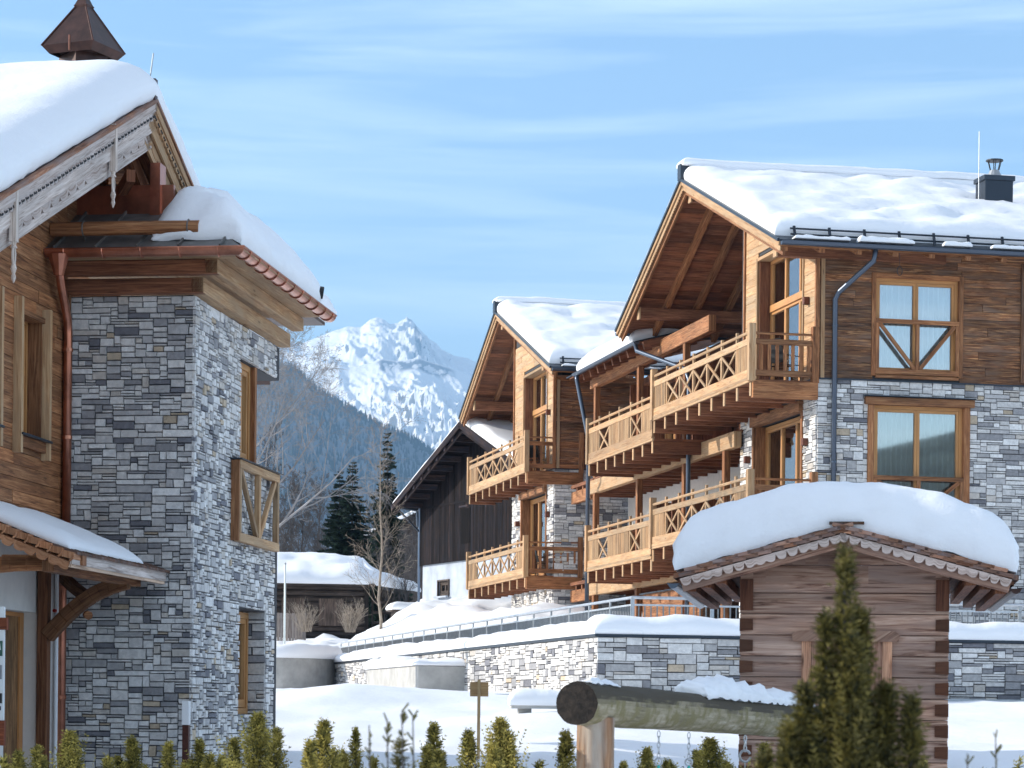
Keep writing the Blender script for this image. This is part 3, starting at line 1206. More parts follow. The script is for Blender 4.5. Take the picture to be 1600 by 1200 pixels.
    # rafters
    for k in range(9):
        u = ver + .12 + k * .86
        for (a, b) in ((fe + .05, ap - .02), (be - .05, ap + .02)):
            m = MB()
            mat = 'brown'
            z0, z1 = zr(a) - .17, zr(b) - .17
            m.beam((u, a, z0), (u, b, z1), .14, .2, up=(0, 0, 1))
            if u > 3.5 and a < ap and not front: continue
            obj('rafter', m, M[mat], root, bevel=.006)
    # purlins
    for (v, e) in ((-.02, 3.0), (ap, 2.0), (be - 1.45, 3.0)):
        m = MB()
        zt = zr(v) - .27
        m.box((ver + .22, v - .11, zt - .3), (e, v + .11, zt))
        o_ = obj('purlin', m, M['redwood'], root, bevel=.01)
        m = MB()
        m.box((ver + .18, v - .12, zt - .31), (ver + .22, v + .12, zt + .01), c=(1, 1, 1))
        obj('purlin_cap', m, M['pine'], o_)
    # bargeboards, two layers, lower edge scalloped
    for (a, b) in ((fe, ap), (be, ap)):
        up = Vector((0, -(zr(b) - zr(a)), (b - a))).normalized()
        if up.z < 0: up = -up
        m = MB()
        A = Vector((ver - .0, a, zr(a) - .045)); B = Vector((ver - .0, b, zr(b) - .045))
        scallop_board(m, A, B, up, X, .2, .03, pitch=.12, depth=.02, c=(1.0, 1.0, 1.0))
        m.beam(A - X * .03 - up * .05, B - X * .03 - up * .05, .03, .1, up=up, c=(.95, .95, .95))
        obj('bargeboard', m, M['pine'], root)
        m = MB()
        A2 = A + X * .1; B2 = B + X * .1
        m.beam(A2 - up * .24, B2 - up * .24, .05, .14, up=up, c=(.8, .8, .8))
        obj('bargeboard', m, M['brown'], root)
        m = MB()
        m.beam(A - X * .06 + up * .03, B - X * .06 + up * .03, .05, .07, up=up, c=(1, 1, 1))
        obj('verge_flashing', m, M['metal'], root)
    # gutters
    gutter(root, [(ver - .02, fe - .1, ZE - .06), (RL, fe - .1, ZE - .06)], .085)
    gutter(root, [(ver - .02, be + .1, ZE - .06), (3, be + .1, ZE - .06)], .085)
    m = MB()
    m.box((ver, fe + .02, ZE - .16), (RL, fe + .05, ZE - .02), c=(1, 1, 1))
    obj('eaves_board', m, M['brown'], root)
    # ridge vent and snow
    m = MB()
    m.box((ver - .1, ap - .14, ZA - .03), (ver + .12, ap + .14, ZA + .36), c=(1, 1, 1), axis=0)
    m.box((ver - .05, ap - .1, ZA - .03), (RL, ap + .1, ZA + .3), c=(1, 1, 1), axis=0)
    obj('ridge_cap', m, M['metal'], root)
    def hf(a, b):
        return 1.0 + .28 * fbm(a * .45, b * .8 - a * .35, 3.1 + ap, 3) + .18 * fbm(a * 1.1 + b * .7, b * 1.5 - a * .5, 1.7, 3)
    m = MB()
    L1 = RL - ver - .04
    def sf(a, b):
        v = fe + .40 + b
        return Vector((ver + .0 + a, v, zr(v)))
    pillow(m, sf, L1, ap - fe - .46, .42, r=.28, step=.2, amp=.07, fs=.9, seed=2, bulge=.05, hfn=hf)
    def sb(a, b):
        v = ap + .06 + b
        return Vector((ver + a, v, zr(v)))
    pillow(m, sb, L1, be - ap - .1, .36, r=.22, step=.45, amp=.04, seed=5)
    sn = obj('roof_snow', m, M['snow'], root, smooth=True)
    m = MB()
    pillow(m, lambda a, b: Vector((ver - .06 + a, ap - .3 + b, ZA + .31 + .05 * fbm(a * .3, 0, ap))), L1 + .05, .62, .22, r=.18, step=.3, amp=.03, fs=1.5, bulge=.05)
    # vertical drift face below the cap
    m.box((ver + .14, ap - .27, ZA + .1), (RL, ap + .27, ZA + .325), c=(1, 1, 1), axis=0)
    obj('ridge_snow', m, M['snow'], root, smooth=False)
    # snow guard rails and lumps over the gutter
    g = MB()
    for dz, dv in ((.12, .24), (.24, .27)):
        g.tube([(ver + .3, fe + dv, zr(fe + dv) + dz - .04), (RL, fe + dv, zr(fe + dv) + dz - .04)], .022, 6)
    k = 0
    while ver + .4 + k * .82 < RL:
        u = ver + .4 + k * .82
        g.beam((u, fe + .2, ZE + .02), (u, fe + .3, ZE + .36), .03, .06, up=X)
        k += 1
    obj('snow_guard', g, M['metal'], root)
    u = ver + .3
    while u < RL - 1:
        w = RN.uniform(.5, 1.5)
        m = MB()
        if RN.random() < .8:
            pillow(m, lambda a, b, u=u: Vector((u + a, fe - .1 + b, ZE + .02)), w, RN.uniform(.12, .24), RN.uniform(.06, .14), r=.08, step=.1, amp=.05, fs=5, seed=u, bulge=.02)
            obj('gutter_snow', m, M['snow'], root, smooth=True)
        u += w + RN.uniform(.1, .9)
    # upper and lower balconies
    balcony(root, bal_u, 1.7 if front else .2, .0, bal_v1, 7.46, panels, 9, jl=.0 if True else None, southend=0.0 if front else south_len, label='upper balcony of crossed bars')
    balcony(root, bal_u, 1.7 if front else .2, .0, bal_v1, 4.2, panels, 9, jl=.0, southend=0.0 if front else south_len, label='lower balcony of crossed bars')


chalet = thing('chalet', 'large nearest chalet at the right with a metal chimney on its snowy roof', 'chalet', (CHO[0], CHO[1], 0), TH, 'joined chalets on the right')
west_gable_unit(chalet, -1.22, -1.0, 6.8, 13.05, -1.55, 8.1, True)
downpipe(chalet, [(.98, -1.02, 10.3), (.95, -.98, 10.05), (.42, -.2, 9.45), (.36, -.13, 9.3), (.36, -.13, 2.0)], .06, 'pipe')
m = MB()
m.box((4.86, -.09, 7.6), (4.98, -.03, 10.3)); obj('cover_board', m, M['larch'], chalet)
m = MB()
m.tube([(1.55, -.98, 10.25), (1.56, -.98, 9.95)], .006, 4)
m.tube([(1.56 + .06 * cos(2 * pi * k / 14), -.98, 9.85 + .1 * sin(2 * pi * k / 14)) for k in range(15)], .009, 4)
obj('cable_loop', m, M['black'], chalet)
# chimney on the front slope
ck = MB()
zc = 10.42 + 2.88 * (4.5 / 7.8)
ck.box((5.28, 3.1, zc - .3), (6.0, 3.7, 12.98), c=(1, 1, 1), axis=2)
ck.box((5.24, 3.06, 12.9), (6.04, 3.74, 13.02), c=(1.2, 1.2, 1.2), axis=0)
cho = obj('chimney', ck, M['metal'], chalet, bevel=.01)
ck = MB()
ck.tube([(5.64, 3.4, 13.02), (5.64, 3.4, 13.06), (5.64, 3.4, 13.2)], [.2, .18, .11], 14, c=(1, 1, 1))
obj('flue_collar', ck, M['steel'], cho, smooth=False)
ck = MB()
for k in range(6):
    a = k * pi / 3
    ck.tube([(5.64 + .11 * cos(a), 3.4 + .11 * sin(a), 13.2), (5.64 + .17 * cos(a), 3.4 + .17 * sin(a), 13.42)], .012, 5)
ck.tube([(5.64, 3.4, 13.42), (5.64, 3.4, 13.45), (5.64, 3.4, 13.48)], [.21, .21, .05], 16)
obj('chimney_cowl', ck, M['black'], cho)
ck = MB()
ck.tube([(5.2, 3.3, 12.0), (5.2, 3.3, 14.1)], .012, 5)
obj('lightning_rod', ck, M['steel'], chalet)

rear = thing('chalet', 'smaller gabled chalet at the far end of the balconies, next to the black barn', 'chalet', ch_world(-.65, 22.8), TH, 'joined chalets on the right')
west_gable_unit(rear, -.6, -2.1, 6.1, 12.1, -.9, 8.9, False, SL=5.0, south_len=.9)
# board lining for the shaded stretch of the rear chalet's side wall is part of its timber wall

# linking wing between them
wing = thing('chalet_wing', 'low linking wing between the two gabled chalets, with recessed loggias', 'building', (CHO[0], CHO[1], 0), TH)
V0, V1 = 5.35, 22.4
m = MB()
panel(m, (1.7, V0, 1), Y, -X, V1 - V0, 1.0, 10.2, [], th=.25)
obj('inner_wall', m, M['mortar'], wing)
m = MB()
boards(m, (1.7, V0, 7.0), Y, -X, V1 - V0, 6.95, 10.2, .18, .03, lo=.5, hi=1.0)
obj('timber_wall', m, M['redwood'], wing)
m = MB()
m.box((1.62, V0, 3.9), (1.69, V1, 6.94), c=(1, 1, 1))
obj('plaster_wall', m, M['plaster'], wing)
m = MB()
boards(m, (1.6, V0, 1.0), Y, -X, V1 - V0, 1.2, 3.85, .2, .03, lo=.5, hi=.9)
obj('timber_wall', m, M['brown'], wing)
for (z, hh) in ((3.46, .36), (6.5, .4), (9.66, .42)):
    m = MB()
    m.box((-.27, 5.36 if z < 9 else 7.6, z), (-.07, 19.9, z + hh), c=(1, 1, 1))
    bm_ = obj('long_beam', m, M['pine' if z < 9 else 'grey'] if z < 9 else M['brown'], wing, bevel=.012)
for v in (19.4, 14.5, 9.9, 6.3):
    for (a, b) in ((1.2, 3.46), (3.86, 6.5), (6.9, 9.66)):
        if v < 7 and a > 6: continue
        m = MB()
        m.box((-.25, v - .1, a), (-.09, v + .1, b), c=tint(.7, 1.0))
        m.box((-.275, v - .095, a + .01), (-.252, v + .095, b - .01), c=(1, 1, 1)) if False else None
        obj('post', m, M['brown'], wing, bevel=.008)
for v in (18.1, 13.2, 11.6):
    for (a, b) in ((3.9, 5.75), (6.9, 9.6)):
        m = MB()
        if a < 5:
            m.box((-.05, v - .04, a), (1.6, v + .04, b if v != 18.1 else 5.4), c=tint(.6, .8))
        else:
            m.box((.5, v - .04, a), (1.6, v + .04, b), c=tint(.6, .8))
        obj('partition', m, M['redwood'], wing)
for (v, z, w_, h_) in ((17.2, 6.96, 1.4, 2.2), (12.5, 6.96, 1.5, 2.2), (16.2, 3.95, 1.5, 2.1), (8.3, 3.95, 1.6, 2.2), (10.6, 3.95, 1.3, 2.1)):
    window(wing, (1.6, v, z), Y, -X, w_, h_, recess=.02, trim=.12, curtain=None, trimmat='lamw')
# wing decks
bl = balcony(wing, -1.55, 1.6, 8.15, 14.85, 6.96, 'bxBbxb', 8, south=False, jl=1.6, label='upper wing balcony', ends=(False, True))
bl = balcony(wing, -1.55, 1.6, 8.15, 14.85, 3.96, 'bxBbxb', 8, south=False, jl=1.6, label='lower wing balcony', ends=(False, True))
for z in (6.96, 3.96):
    m = MB(); m.box((-.25, 14.9, z - .1), (1.6, 22.3, z), c=(.8, .8, .8)); obj('loggia_deck', m, M['redwood'], wing)
    m = MB(); m.box((-.05, 5.4, z - .1), (1.6, 8.1, z), c=(.8, .8, .8)); obj('loggia_deck', m, M['redwood'], wing)
    for v in [15.2 + k * .72 for k in range(10)] + [5.6 + k * .72 for k in range(4)]:
        m = MB(); m.box((-.2, v - .06, z - .36), (1.6, v + .06, z - .1)); obj('joist', m, M['redwood'], wing)
for z in (3.46, 6.5):
    m = MB()
    m.box((-.2, 20.0, z - .1), (-.05, 22.4, z + .26), c=(1.0, 1.0, 1.0))
    obj('side_beam', m, M['brown'], wing)
m = MB()
m.box((-.12, 14.2, 1.6), (-.06, 8.6, 3.25), c=(.9, .9, .9))
obj('parapet', m, M['brown'], wing)
m = MB()
m.box((-.2, 8.5, 3.25), (.02, 14.3, 3.29), c=(1, 1, 1))
obj('parapet_flashing', m, M['metal'], wing)
# wing roof
def zw(u): return 10.05 + .26 * (u + .8)
m = MB()
n = 22
for k in range(n):
    a = -.8 + 4.2 * k / n; b = -.8 + 4.2 * (k + .96) / n
    m.hexa([(a, 12.6, zw(a) - .06), (a, 12.6, zw(a)), (b, 12.6, zw(b)), (b, 12.6, zw(b) - .06), (a, 20.3, zw(a) - .06), (a, 20.3, zw(a)), (b, 20.3, zw(b)), (b, 20.3, zw(b) - .06)], c=tint(.6, 1.1))
obj('roof_boarding', m, M['redwood'], wing)
m = MB()
m.hexa([(-.85, 12.6, zw(-.85) + .002), (-.85, 12.6, zw(-.85) + .04), (6, 12.6, zw(6) + .04), (6, 12.6, zw(6) + .002), (-.85, 20.5, zw(-.85) + .002), (-.85, 20.5, zw(-.85) + .04), (6, 20.5, zw(6) + .04), (6, 20.5, zw(6) + .002)], c=(1, 1, 1))
obj('roof', m, M['metal'], wing)
for k in range(10):
    v = 12.2 + k * .84
    m = MB()
    m.beam((-.72, v, zw(-.72) - .17), (1.5, v, zw(1.5) - .17), .12, .2)
    r_ = obj('rafter', m, M['redwood'], wing)
gutter(wing, [(-.92, 12.2, 10.0), (-.92, 19.2, 10.0)], .08, 'pipe')
m = MB()
pillow(m, lambda a, b: Vector((-.84 + a, 12.8 + b, zw(-.84 + a) + .04)), 6.3, 6.4, .5, r=.5, step=.3, amp=.06, bulge=.1)
obj('roof_snow', m, M['snow'], wing, smooth=True)
downpipe(wing, [(-.92, 18.9, 9.95), (-.92, 18.9, 9.8), (-.62, 18.6, 8.0), (-.62, 18.6, 6.9), (-.55, 18.9, 6.7), (-.55, 18.9, 1.5)], .065, 'pipe')
downpipe(wing, [(-.92, 12.3, 9.95), (-.9, 12.2, 9.75), (-.4, 9.2, 8.9), (-.36, 9.0, 8.6), (-.36, 9.0, 1.5)], .06, 'pipe')


# patio furniture behind the balusters
def patio_chair(loc, rz, label):
    t = thing('patio_chair', label, 'chair', loc, rz, 'chairs on the balconies')
    m = MB()
    for sx in (-.25, .25):
        m.tube([(sx, -.25, 0), (sx, -.22, .42), (sx, .2, .42), (sx, .28, 0)], .014, 6)
        m.tube([(sx, -.22, .42), (sx, -.25, .62), (sx, .22, .64)], .013, 6)
        m.tube([(sx, .2, .4), (sx, .27, .7), (sx, .36, 1.0)], .014, 6)
    obj('frame', m, M['black'], t)
    m = MB()
    m.grid(lambda u, v: (-.24 + .48 * u, -.22 + .44 * v, .43 - .03 * sin(pi * v)), 2, 4)
    obj('seat', m, M['black'], t)
    m = MB()
    m.grid(lambda u, v: (-.24 + .48 * u, .22 + .15 * v, .48 + .52 * v), 2, 4)
    obj('backrest', m, M['black'], t)
    return t


pc = patio_chair(ch_world(-.5, .75, 7.46), TH + 1.9, 'black chair behind the balusters of the nearest upper balcony')
copy_tree(pc, ch_world(-1.0, 23.8, 7.46), TH + 2.3, label='left one of the two black chairs on the far upper balcony')
copy_tree(pc, ch_world(-.2, 23.9, 7.46), TH - 1.2, label='right one of the two black chairs on the far upper balcony')
copy_tree(pc, ch_world(-.7, 23.8, 4.2), TH + 1.2, label='black chair on the far lower balcony')

# ------------------------------------------------------------ lodge with the stone tower, left
LTH = -math.atan(.1375)
LO_ = (-3.7131, 29.5)


def lo_world(u, v, z=0.0):
    return (LO_[0] + u * cos(LTH) - v * sin(LTH), LO_[1] + u * sin(LTH) + v * cos(LTH), z)


lodge = thing('lodge', 'timber lodge at the left edge with a stone tower, copper gutters and snowy gable', 'lodge', (LO_[0], LO_[1], 0), LTH)
UW = -1.55
hw1 = [(2.2, 4.4, 3.02, 4.32), (2.25, 3.65, -.08, 1.24)]
m = MB()
panel(m, (-2, 0, -2), X, -Y, 2.0, -2, 4.75, [], th=.3)
panel(m, (0, .3, -2), Y, X, 4.05, -2, 4.75, [(a - .3, b - .3, c, d) for a, b, c, d in hw1], th=.3)
panel(m, (UW + .0, -12, -2), Y, X, 12, 2.0, 8.0, [(10.21, 11.13, 2.98, 4.35), (8.5, 9.5, 2.98, 4.35)], th=.3, topfn=lambda a: 4.6 + 2.4 * (a - 12 + 5.6) / 5.9 if a > 6.4 else 4.2)
obj('inner_wall', m, M['mortar'], lodge)
m = MB()
stones(m, (-1.62, 0, -1.6), X, -Y, 1.62 + .035, -1.6, 4.74, [], cell=(.042, .032), dep=.035, joint=.0034)
obj('stone_wall', m, M['stone'], lodge)
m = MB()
stones(m, (0, -.035, -1.6), Y, X, 4.15, -1.6, 4.74, [(a + .035, b + .035, c, d) for a, b, c, d in hw1], cell=(.042, .032), dep=.035, joint=.0036, bright=1.12)  # east-face stones brightened in colour so the side looks lit
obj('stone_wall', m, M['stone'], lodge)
# stone soffit stack over the tower windows and deep reveals
for (a, b, c, d) in hw1[1:]:
    m = MB()
    stones(m, (.02, b, c), -X, -Y, .42, c, d, [], cell=(.06, .05), dep=.02)
    obj('stone_reveal', m, M['stone'], lodge)
window(lodge, (.0, 2.6, 3.02), Y, X, .82, 1.3, recess=.1, trim=0, curtain='curtain', curt_open=.5)
m = MB()
m.box((-.42, 3.02, 2.98), (.0, 3.12, 4.34), c=(1, 1, 1), axis=2)
obj('end_board', m, M['brown'], lodge)
window(lodge, (.0, 2.95, -.08), Y, X, 1.34, 1.3, recess=.24, trim=0, curtain=None)
m = MB()
m.box((-.25, 2.22, -.12), (.1, 3.75, -.085), c=(1, 1, 1))
obj('window_sill', m, M['steel'], lodge)
# little tower balcony
bt = MB()
bt.box((.06, 1.75, 2.93), (.14, 3.87, 3.03), c=(1.1, 1.1, 1.1))
tb = obj('tower_balcony', bt, M['pine'], lodge, bevel=.006)
for nm, a in (('bottom_beam', [((.06, 1.75, 2.03), (.14, 3.87, 2.14))]),):
    m = MB()
    for p, q in a: m.box(p, q, c=(1.1, 1.1, 1.1))
    obj(nm, m, M['pine'], tb, bevel=.006)
for v in (1.8, 2.81, 3.82):
    m = MB()
    m.box((.065, v - .045, 2.14), (.135, v + .045, 2.93))
    obj('post', m, M['pine'], tb, bevel=.005)
for v0_, v1_ in ((1.9, 2.75), (3.72, 2.87)):
    m = MB()
    m.beam((.1, v0_, 2.92), (.1, v1_, 2.15), .07, .055, up=X)
    obj('brace', m, M['pine'], tb, bevel=.005)
m = MB()
m.box((.03, 1.71, 2.04), (.13, 1.75, 3.02), axis=2)
obj('side_board', m, M['brown'], tb)
m = MB()
m.box((.0, 1.70, 3.03), (.17, 3.92, 3.045), c=(1, 1, 1), axis=1); obj('flashing', m, M['metal'], tb)

# eaves beams of the tower
for (z0, z1, o, v_n) in ((4.75, 4.93, .16, 4.3), (4.93, 5.1, .38, 4.1)):
    m = MB()
    m.box((-1.5, -o, z0), (o - .002, -o + .14, z1 - .004), c=(.85, .85, .85))
    obj('eaves_beam', m, M['redwood'], lodge, bevel=.01)
    m = MB()
    m.box((o - .16, -o, z0 + .002), (o + .002, v_n, z1), c=(1, 1, 1))
    obj('eaves_beam', m, M['pine'], lodge, bevel=.01)
m = MB()
m.box((.0, .0, 4.75), (.0 + .001, .001, 4.76))
m.box((-1.5, -.35, 5.1), (.8, 4.0, 5.13), c=(.9, .9, .9), axis=1)
m.box((-1.5, -.85, 5.1), (.8, -.35, 5.13), c=(.9, .9, .9), axis=0)
obj('soffit', m, M['pine'], lodge)
gutter(lodge, [(-1.5, -.8, 5.14), (.72, -.8, 5.14), (.72, 4.15, 5.14)], .085, 'copperm', 10, brackets=.42)
downpipe(lodge, [(-1.36, -.78, 5.08), (-1.36, -.74, 4.85), (-1.44, -.2, 4.45), (-1.45, -.14, 4.3), (-1.45, -.14, 1.9)], .052, 'copperm')
downpipe(lodge, [(-1.45, -.14, 1.9), (-1.47, -.2, 1.6), (-1.47, -.2, -1.4)], .052, 'copperm')
m = MB()
m.tube([(-1.36, -.8, 5.1), (-1.36, -.79, 5.0), (-1.36, -.78, 4.86)], [.13, .1, .055], 10)
obj('gutter_outlet', m, M['copperm'], lodge)

# tower roof: hipped, dark standing seam sheet
TE = 5.14
def hip(p):
    return p
tr_ = MB()
a0, a1, b0, b1 = -1.55, .78, -.86, 4.2
rz = 6.36
rp0, rp1 = (-1.0, 1.5, rz), (-1.0, 2.3, rz)
tr_.face([(a0, b0, TE), (a1, b0, TE), rp0, (a0, 1.5, rz)])
tr_.face([(a1, b0, TE), (a1, b1, TE), rp1, rp0])
tr_.face([(a1, b1, TE), (a0, b1, TE), (a0, 2.3, rz), rp1])
troof = obj('tower_roof', tr_, M['zinc'], lodge)
m = MB()
for k in range(5):
    u = -1.4 + k * .48
    vv = min(1.0, (a1 - u) / 1.78)
    m.beam((u, b0, TE + .02), (u + 0, b0 + 2.36 * vv, TE + 1.22 * vv + .02), .02, .035)
obj('standing_seam', m, M['zinc'], troof)
m = MB()
m.box((-1.6, .35, 5.75), (-.35, .42, 6.1), c=(1, 1, 1)); m.box((-.62, .3, 5.7), (-.5, .55, 6.35), c=(1.1, 1, 1))
obj('copper_flashing', m, M['copperm'], lodge)
# roof snow of the tower, thick on the sunny east side
def tsurf(a, b):
    # a: distance along u from -1.3 to .85, b along v from -.5 to 4.4
    u = -.30 + a; v = -.62 + b
    z = min(TE + 1.22 * (a1 - u) / 1.78, TE + 1.22 * (v - b0) / 2.36, TE + 1.22 * (b1 - v) / 1.9 + .1, rz)
    return Vector((u, v, max(z, TE)))
m = MB()
pillow(m, tsurf, 1.0, 4.2, .40, r=.4, step=.09, amp=.14, fs=1.3, seed=7, bulge=.08, hfn=lambda a, b: max(.12, min(1, .3 + (a + b * 1.2) * .8)) * (1.05 + .25 * fbm(a, b * .8, 2)), rough=.03, rs=3)
obj('tower_roof_snow', m, M['snow'], lodge, smooth=True)
m = MB()
m.box((-1.5, 4.2, 5.16), (.45, 5.1, 5.2), c=(1, 1, 1))
obj('rear_roof', m, M['copperd'], lodge)
m = MB()
pillow(m, lambda a, b: Vector((-1.4 + a, 4.2 + b, 5.2)), 1.95, .9, .46, r=.4, step=.15, amp=.14, fs=2, seed=3, bulge=.1, rough=.04, rs=3)
obj('rear_roof_snow', m, M['snow'], lodge, smooth=True)
m = MB()
m.tube([(.62, 3.5, 5.36), (.76, 3.54, 5.34)], .08, 10)
obj('snow_guard_end', m, M['black'], lodge)
# snow stop log
m = MB()
m.tube([(-1.5, -.62, 5.41), (-.6, -.62, 5.415), (.22, -.62, 5.41)], .08, 16, jit=.02)
lg = obj('snow_stop_log', m, M['brown'], lodge)
for u in (-1.12, .1):
    m = MB()
    m.tube([(u, -.62 + .09 * cos(a * pi / 4 + .3), 5.41 + .09 * sin(a * pi / 4 + .3)) for a in range(9)] , .009, 5)
    m.tube([(u, -.62, 5.33), (u, -.55, 5.25)], .01, 5)
    obj('strap', m, M['zinc'], lg)

# --- log wall and gable
GV, GZ, GE = .29, 7.1, -5.75       # apex v, apex height, front eave v
GS = (7.1 - 4.62) / (GV - GE)
def zl(v):
    return GZ - abs(v - GV) * GS
hl = [(10.21, 11.13, 2.98, 4.35), (8.5, 9.5, 2.98, 4.35)]
m = MB()
boards(m, (UW, -12, 2.06), Y, X, 12.02, 2.06, 7.1, .145, .035, hl, topfn=lambda a: zl(a - 12) - .1 if a > 6.2 else 4.5, lo=.75, hi=1.3, seg=(1.2, 3))
obj('timber_wall', m, M['brown'], lodge)
m = MB()
boards(m, (UW, 0, 4.9), Y, X, 1.6, 5.2, 7.1, .145, .035, topfn=lambda a: zl(a) - .1, lo=.75, hi=1.2)
obj('timber_wall', m, M['brown'], lodge)
m = MB()
m.box((UW, -.1, 2.05), (UW + .1, -.03, 4.9), c=(.7, .7, .7)); obj('corner_board', m, M['brown'], lodge)
m = MB()
m.box((UW + .02, -12, 2.02), (UW + .09, -.04, 2.06), c=(1, 1, 1)); obj('flashing', m, M['metal'], lodge)
for cv in (-1.33, -3.0):
    w_ = .92 if cv > -2 else 1.0
    f = window(lodge, (UW + .035, cv, 2.98), Y, X, w_, 1.37, recess=.2, trim=0, curtain='curtain', curt_open=.4)
    for s_ in (-1, 1):
        m = MB()
        m.box((UW + .02, cv + s_ * (w_ / 2 + .03) - .035, 2.76), (UW + .13, cv + s_ * (w_ / 2 + .03) + .035, 4.46), c=(1.15, 1.15, 1.15))
        obj('side_trim', m, M['pine'], f)
    m = MB()
    m.box((UW - .2, cv + w_ / 2 - .03, 2.98), (UW + .035, cv + w_ / 2 - .002, 4.35))
    m.box((UW - .2, cv - w_ / 2 + .002, 2.98), (UW + .035, cv - w_ / 2 + .03, 4.35))
    m.box((UW + .02, cv - w_ / 2, 2.84), (UW + .09, cv + w_ / 2, 2.97)); m.box((UW - .1, cv - w_ / 2, 4.3), (UW + .07, cv + w_ / 2, 4.36))
    obj('reveal_board', m, M['brown'], f)
    m = MB()
    m.box((UW - .15, cv - w_ / 2 - .04, 2.955), (UW + .15, cv + w_ / 2 + .06, 2.98), c=(1, 1, 1)); obj('sill_flashing', m, M['metal'], f)
# roof planes
VE = -.6
m = MB()
for sgn, L_ in ((-1, 6.1), (1, 5.9)):
    n = 34
    for k in range(n):
        p = L_ * k / n; q = L_ * (k + .97) / n
        for x0_, x1_ in ((-3.2, VE - .03),):
            m.hexa([(x0_, GV + sgn * p, zl(GV + p) - .1), (x0_, GV + sgn * p, zl(GV + p) - .07), (x0_, GV + sgn * q, zl(GV + q) - .07), (x0_, GV + sgn * q, zl(GV + q) - .1),
                    (x1_, GV + sgn * p, zl(GV + p) - .1), (x1_, GV + sgn * p, zl(GV + p) - .07), (x1_, GV + sgn * q, zl(GV + q) - .07), (x1_, GV + sgn * q, zl(GV + q) - .1)], c=tint(.7, 1.2))
obj('roof_boarding', m, M['brown'], lodge)
m = MB()
for sgn in (-1, 1):
    m.hexa([(VE, GV, GZ - .06), (VE, GV, GZ - .0), (-9, GV, GZ), (-9, GV, GZ - .06), (VE, GV + sgn * 6.1, zl(GV + 6.1) - .06), (VE, GV + sgn * 6.1, zl(GV + 6.1)), (-9, GV + sgn * 6.1, zl(GV + 6.1)), (-9, GV + sgn * 6.1, zl(GV + 6.1) - .06)], c=(1, 1, 1))
obj('roof', m, M['copperd'], lodge)
m = MB()
m.box((VE - .06, GV - .05, GZ - .05), (VE + .05, GV + .05, GZ + .22), c=(1.5, 1.5, 1.5)); obj('ridge_end', m, M['copperd'], lodge)
m = MB()
m.tube([(VE - .05, GV + .05, GZ + .2), (VE - .02, GV + .1, GZ + .55)], .009, 5); obj('lightning_rod', m, M['steel'], lodge)
def lsurf(a, b):
    v = GV - 6.0 + b
    zz = zl(v)
    # soft crest
    d = abs(v - GV)
    if d < .6: zz -= (.6 - d) ** 2 * .12
    return Vector((VE - a, v, zz))
m = MB()
pillow(m, lsurf, 6.0, 11.7, .50, r=.46, step=.16, amp=.03, fs=.8, seed=1, bulge=.12, hfn=lambda a, b: 1 + .05 * fbm(a * .8, b * .8, 4, 3), rough=.015, rs=5)
obj('roof_snow', m, M['snow'], lodge, smooth=True)
# bargeboards
for sgn, L_ in ((-1, 6.1), (1, 1.75)):
    A = Vector((VE, GV, GZ - .02)); B = Vector((VE, GV + sgn * L_, zl(GV + L_) - .02))
    up = Vector((0, sgn * GS, 1)).normalized()
    mt = 'grey' if sgn < 0 else 'pine'
    m = MB()
    m.beam(A + X * .02 - up * .01, B + X * .02 - up * .01, .1, .035, up=up, c=(.9, .85, .8)); obj('verge_flashing', m, M['shingle'], lodge)
    m = MB()
    m.beam(A - up * .08 + X * .03, B - up * .08 + X * .03, .04, .09, up=up, c=(.95, .93, .93)); obj('bargeboard', m, M[mt], lodge)
    m = MB()
    scallop_board(m, A - up * .11 + X * .0, B - up * .11 + X * .0, up, X, .075, .03, pitch=.135, depth=.03, c=(.9, .9, .92)); obj('scalloped_trim', m, M[mt], lodge)
    m = MB()
    m.beam(A - up * .28 - X * .015, B - up * .28 - X * .015, .03, .15, up=up, c=(1, 1, 1)); obj('bargeboard', m, M[mt], lodge)
    # pierced band below, separate slats of carving
    m = MB()
    L2 = (B - A).length; D = (B - A).normalized()
    scallop_board(m, A - up * .35 - X * .07, B - up * .35 - X * .07, up, X, .085, .03, pitch=.31, depth=.035, c=(.88, .86, .86))
    m.beam(A - up * .5 - X * .06, B - up * .5 - X * .06, .03, .09, up=up, c=(1, 1, 1))
    # dark carved cuts
    k = .1
    while k < L2 - .1:
        c_ = A + D * k - up * .175 + X * .032
        m.tube([c_ - D * .016, c_ + D * .016 - up * .004], [.013, .011], 5, c=(.2, .2, .2), mi=1)
        m.tube([c_ + D * .05 - up * .008, c_ + D * .056 + up * .018], [.009, .008], 5, c=(.2, .2, .2), mi=1)
        k += .135
    obj('carved_trim', m, [M[mt], M['black']], lodge)
    # rafter behind
    m = MB()
    m.beam((VE - .22, GV, GZ - .3), (VE - .22, GV + sgn * L_, zl(GV + L_) - .3), .12, .3, up=up); obj('rafter', m, M['redwood'], lodge, bevel=.01)
gutter(lodge, [(VE + .12, GE - .22, 4.62), (-4, GE - .22, 4.62)], .08, 'copperm')
m = MB()
m.beam((VE - .1, GV - .5, zl(GV - .5) - .8), (VE - .75, GV + .9, 6.0), .1, .14); m.beam((VE - .35, GV, 6.6), (VE - .3, 1.6, 5.75), .14, .2)
obj('strut', m, M['redwood'], lodge)
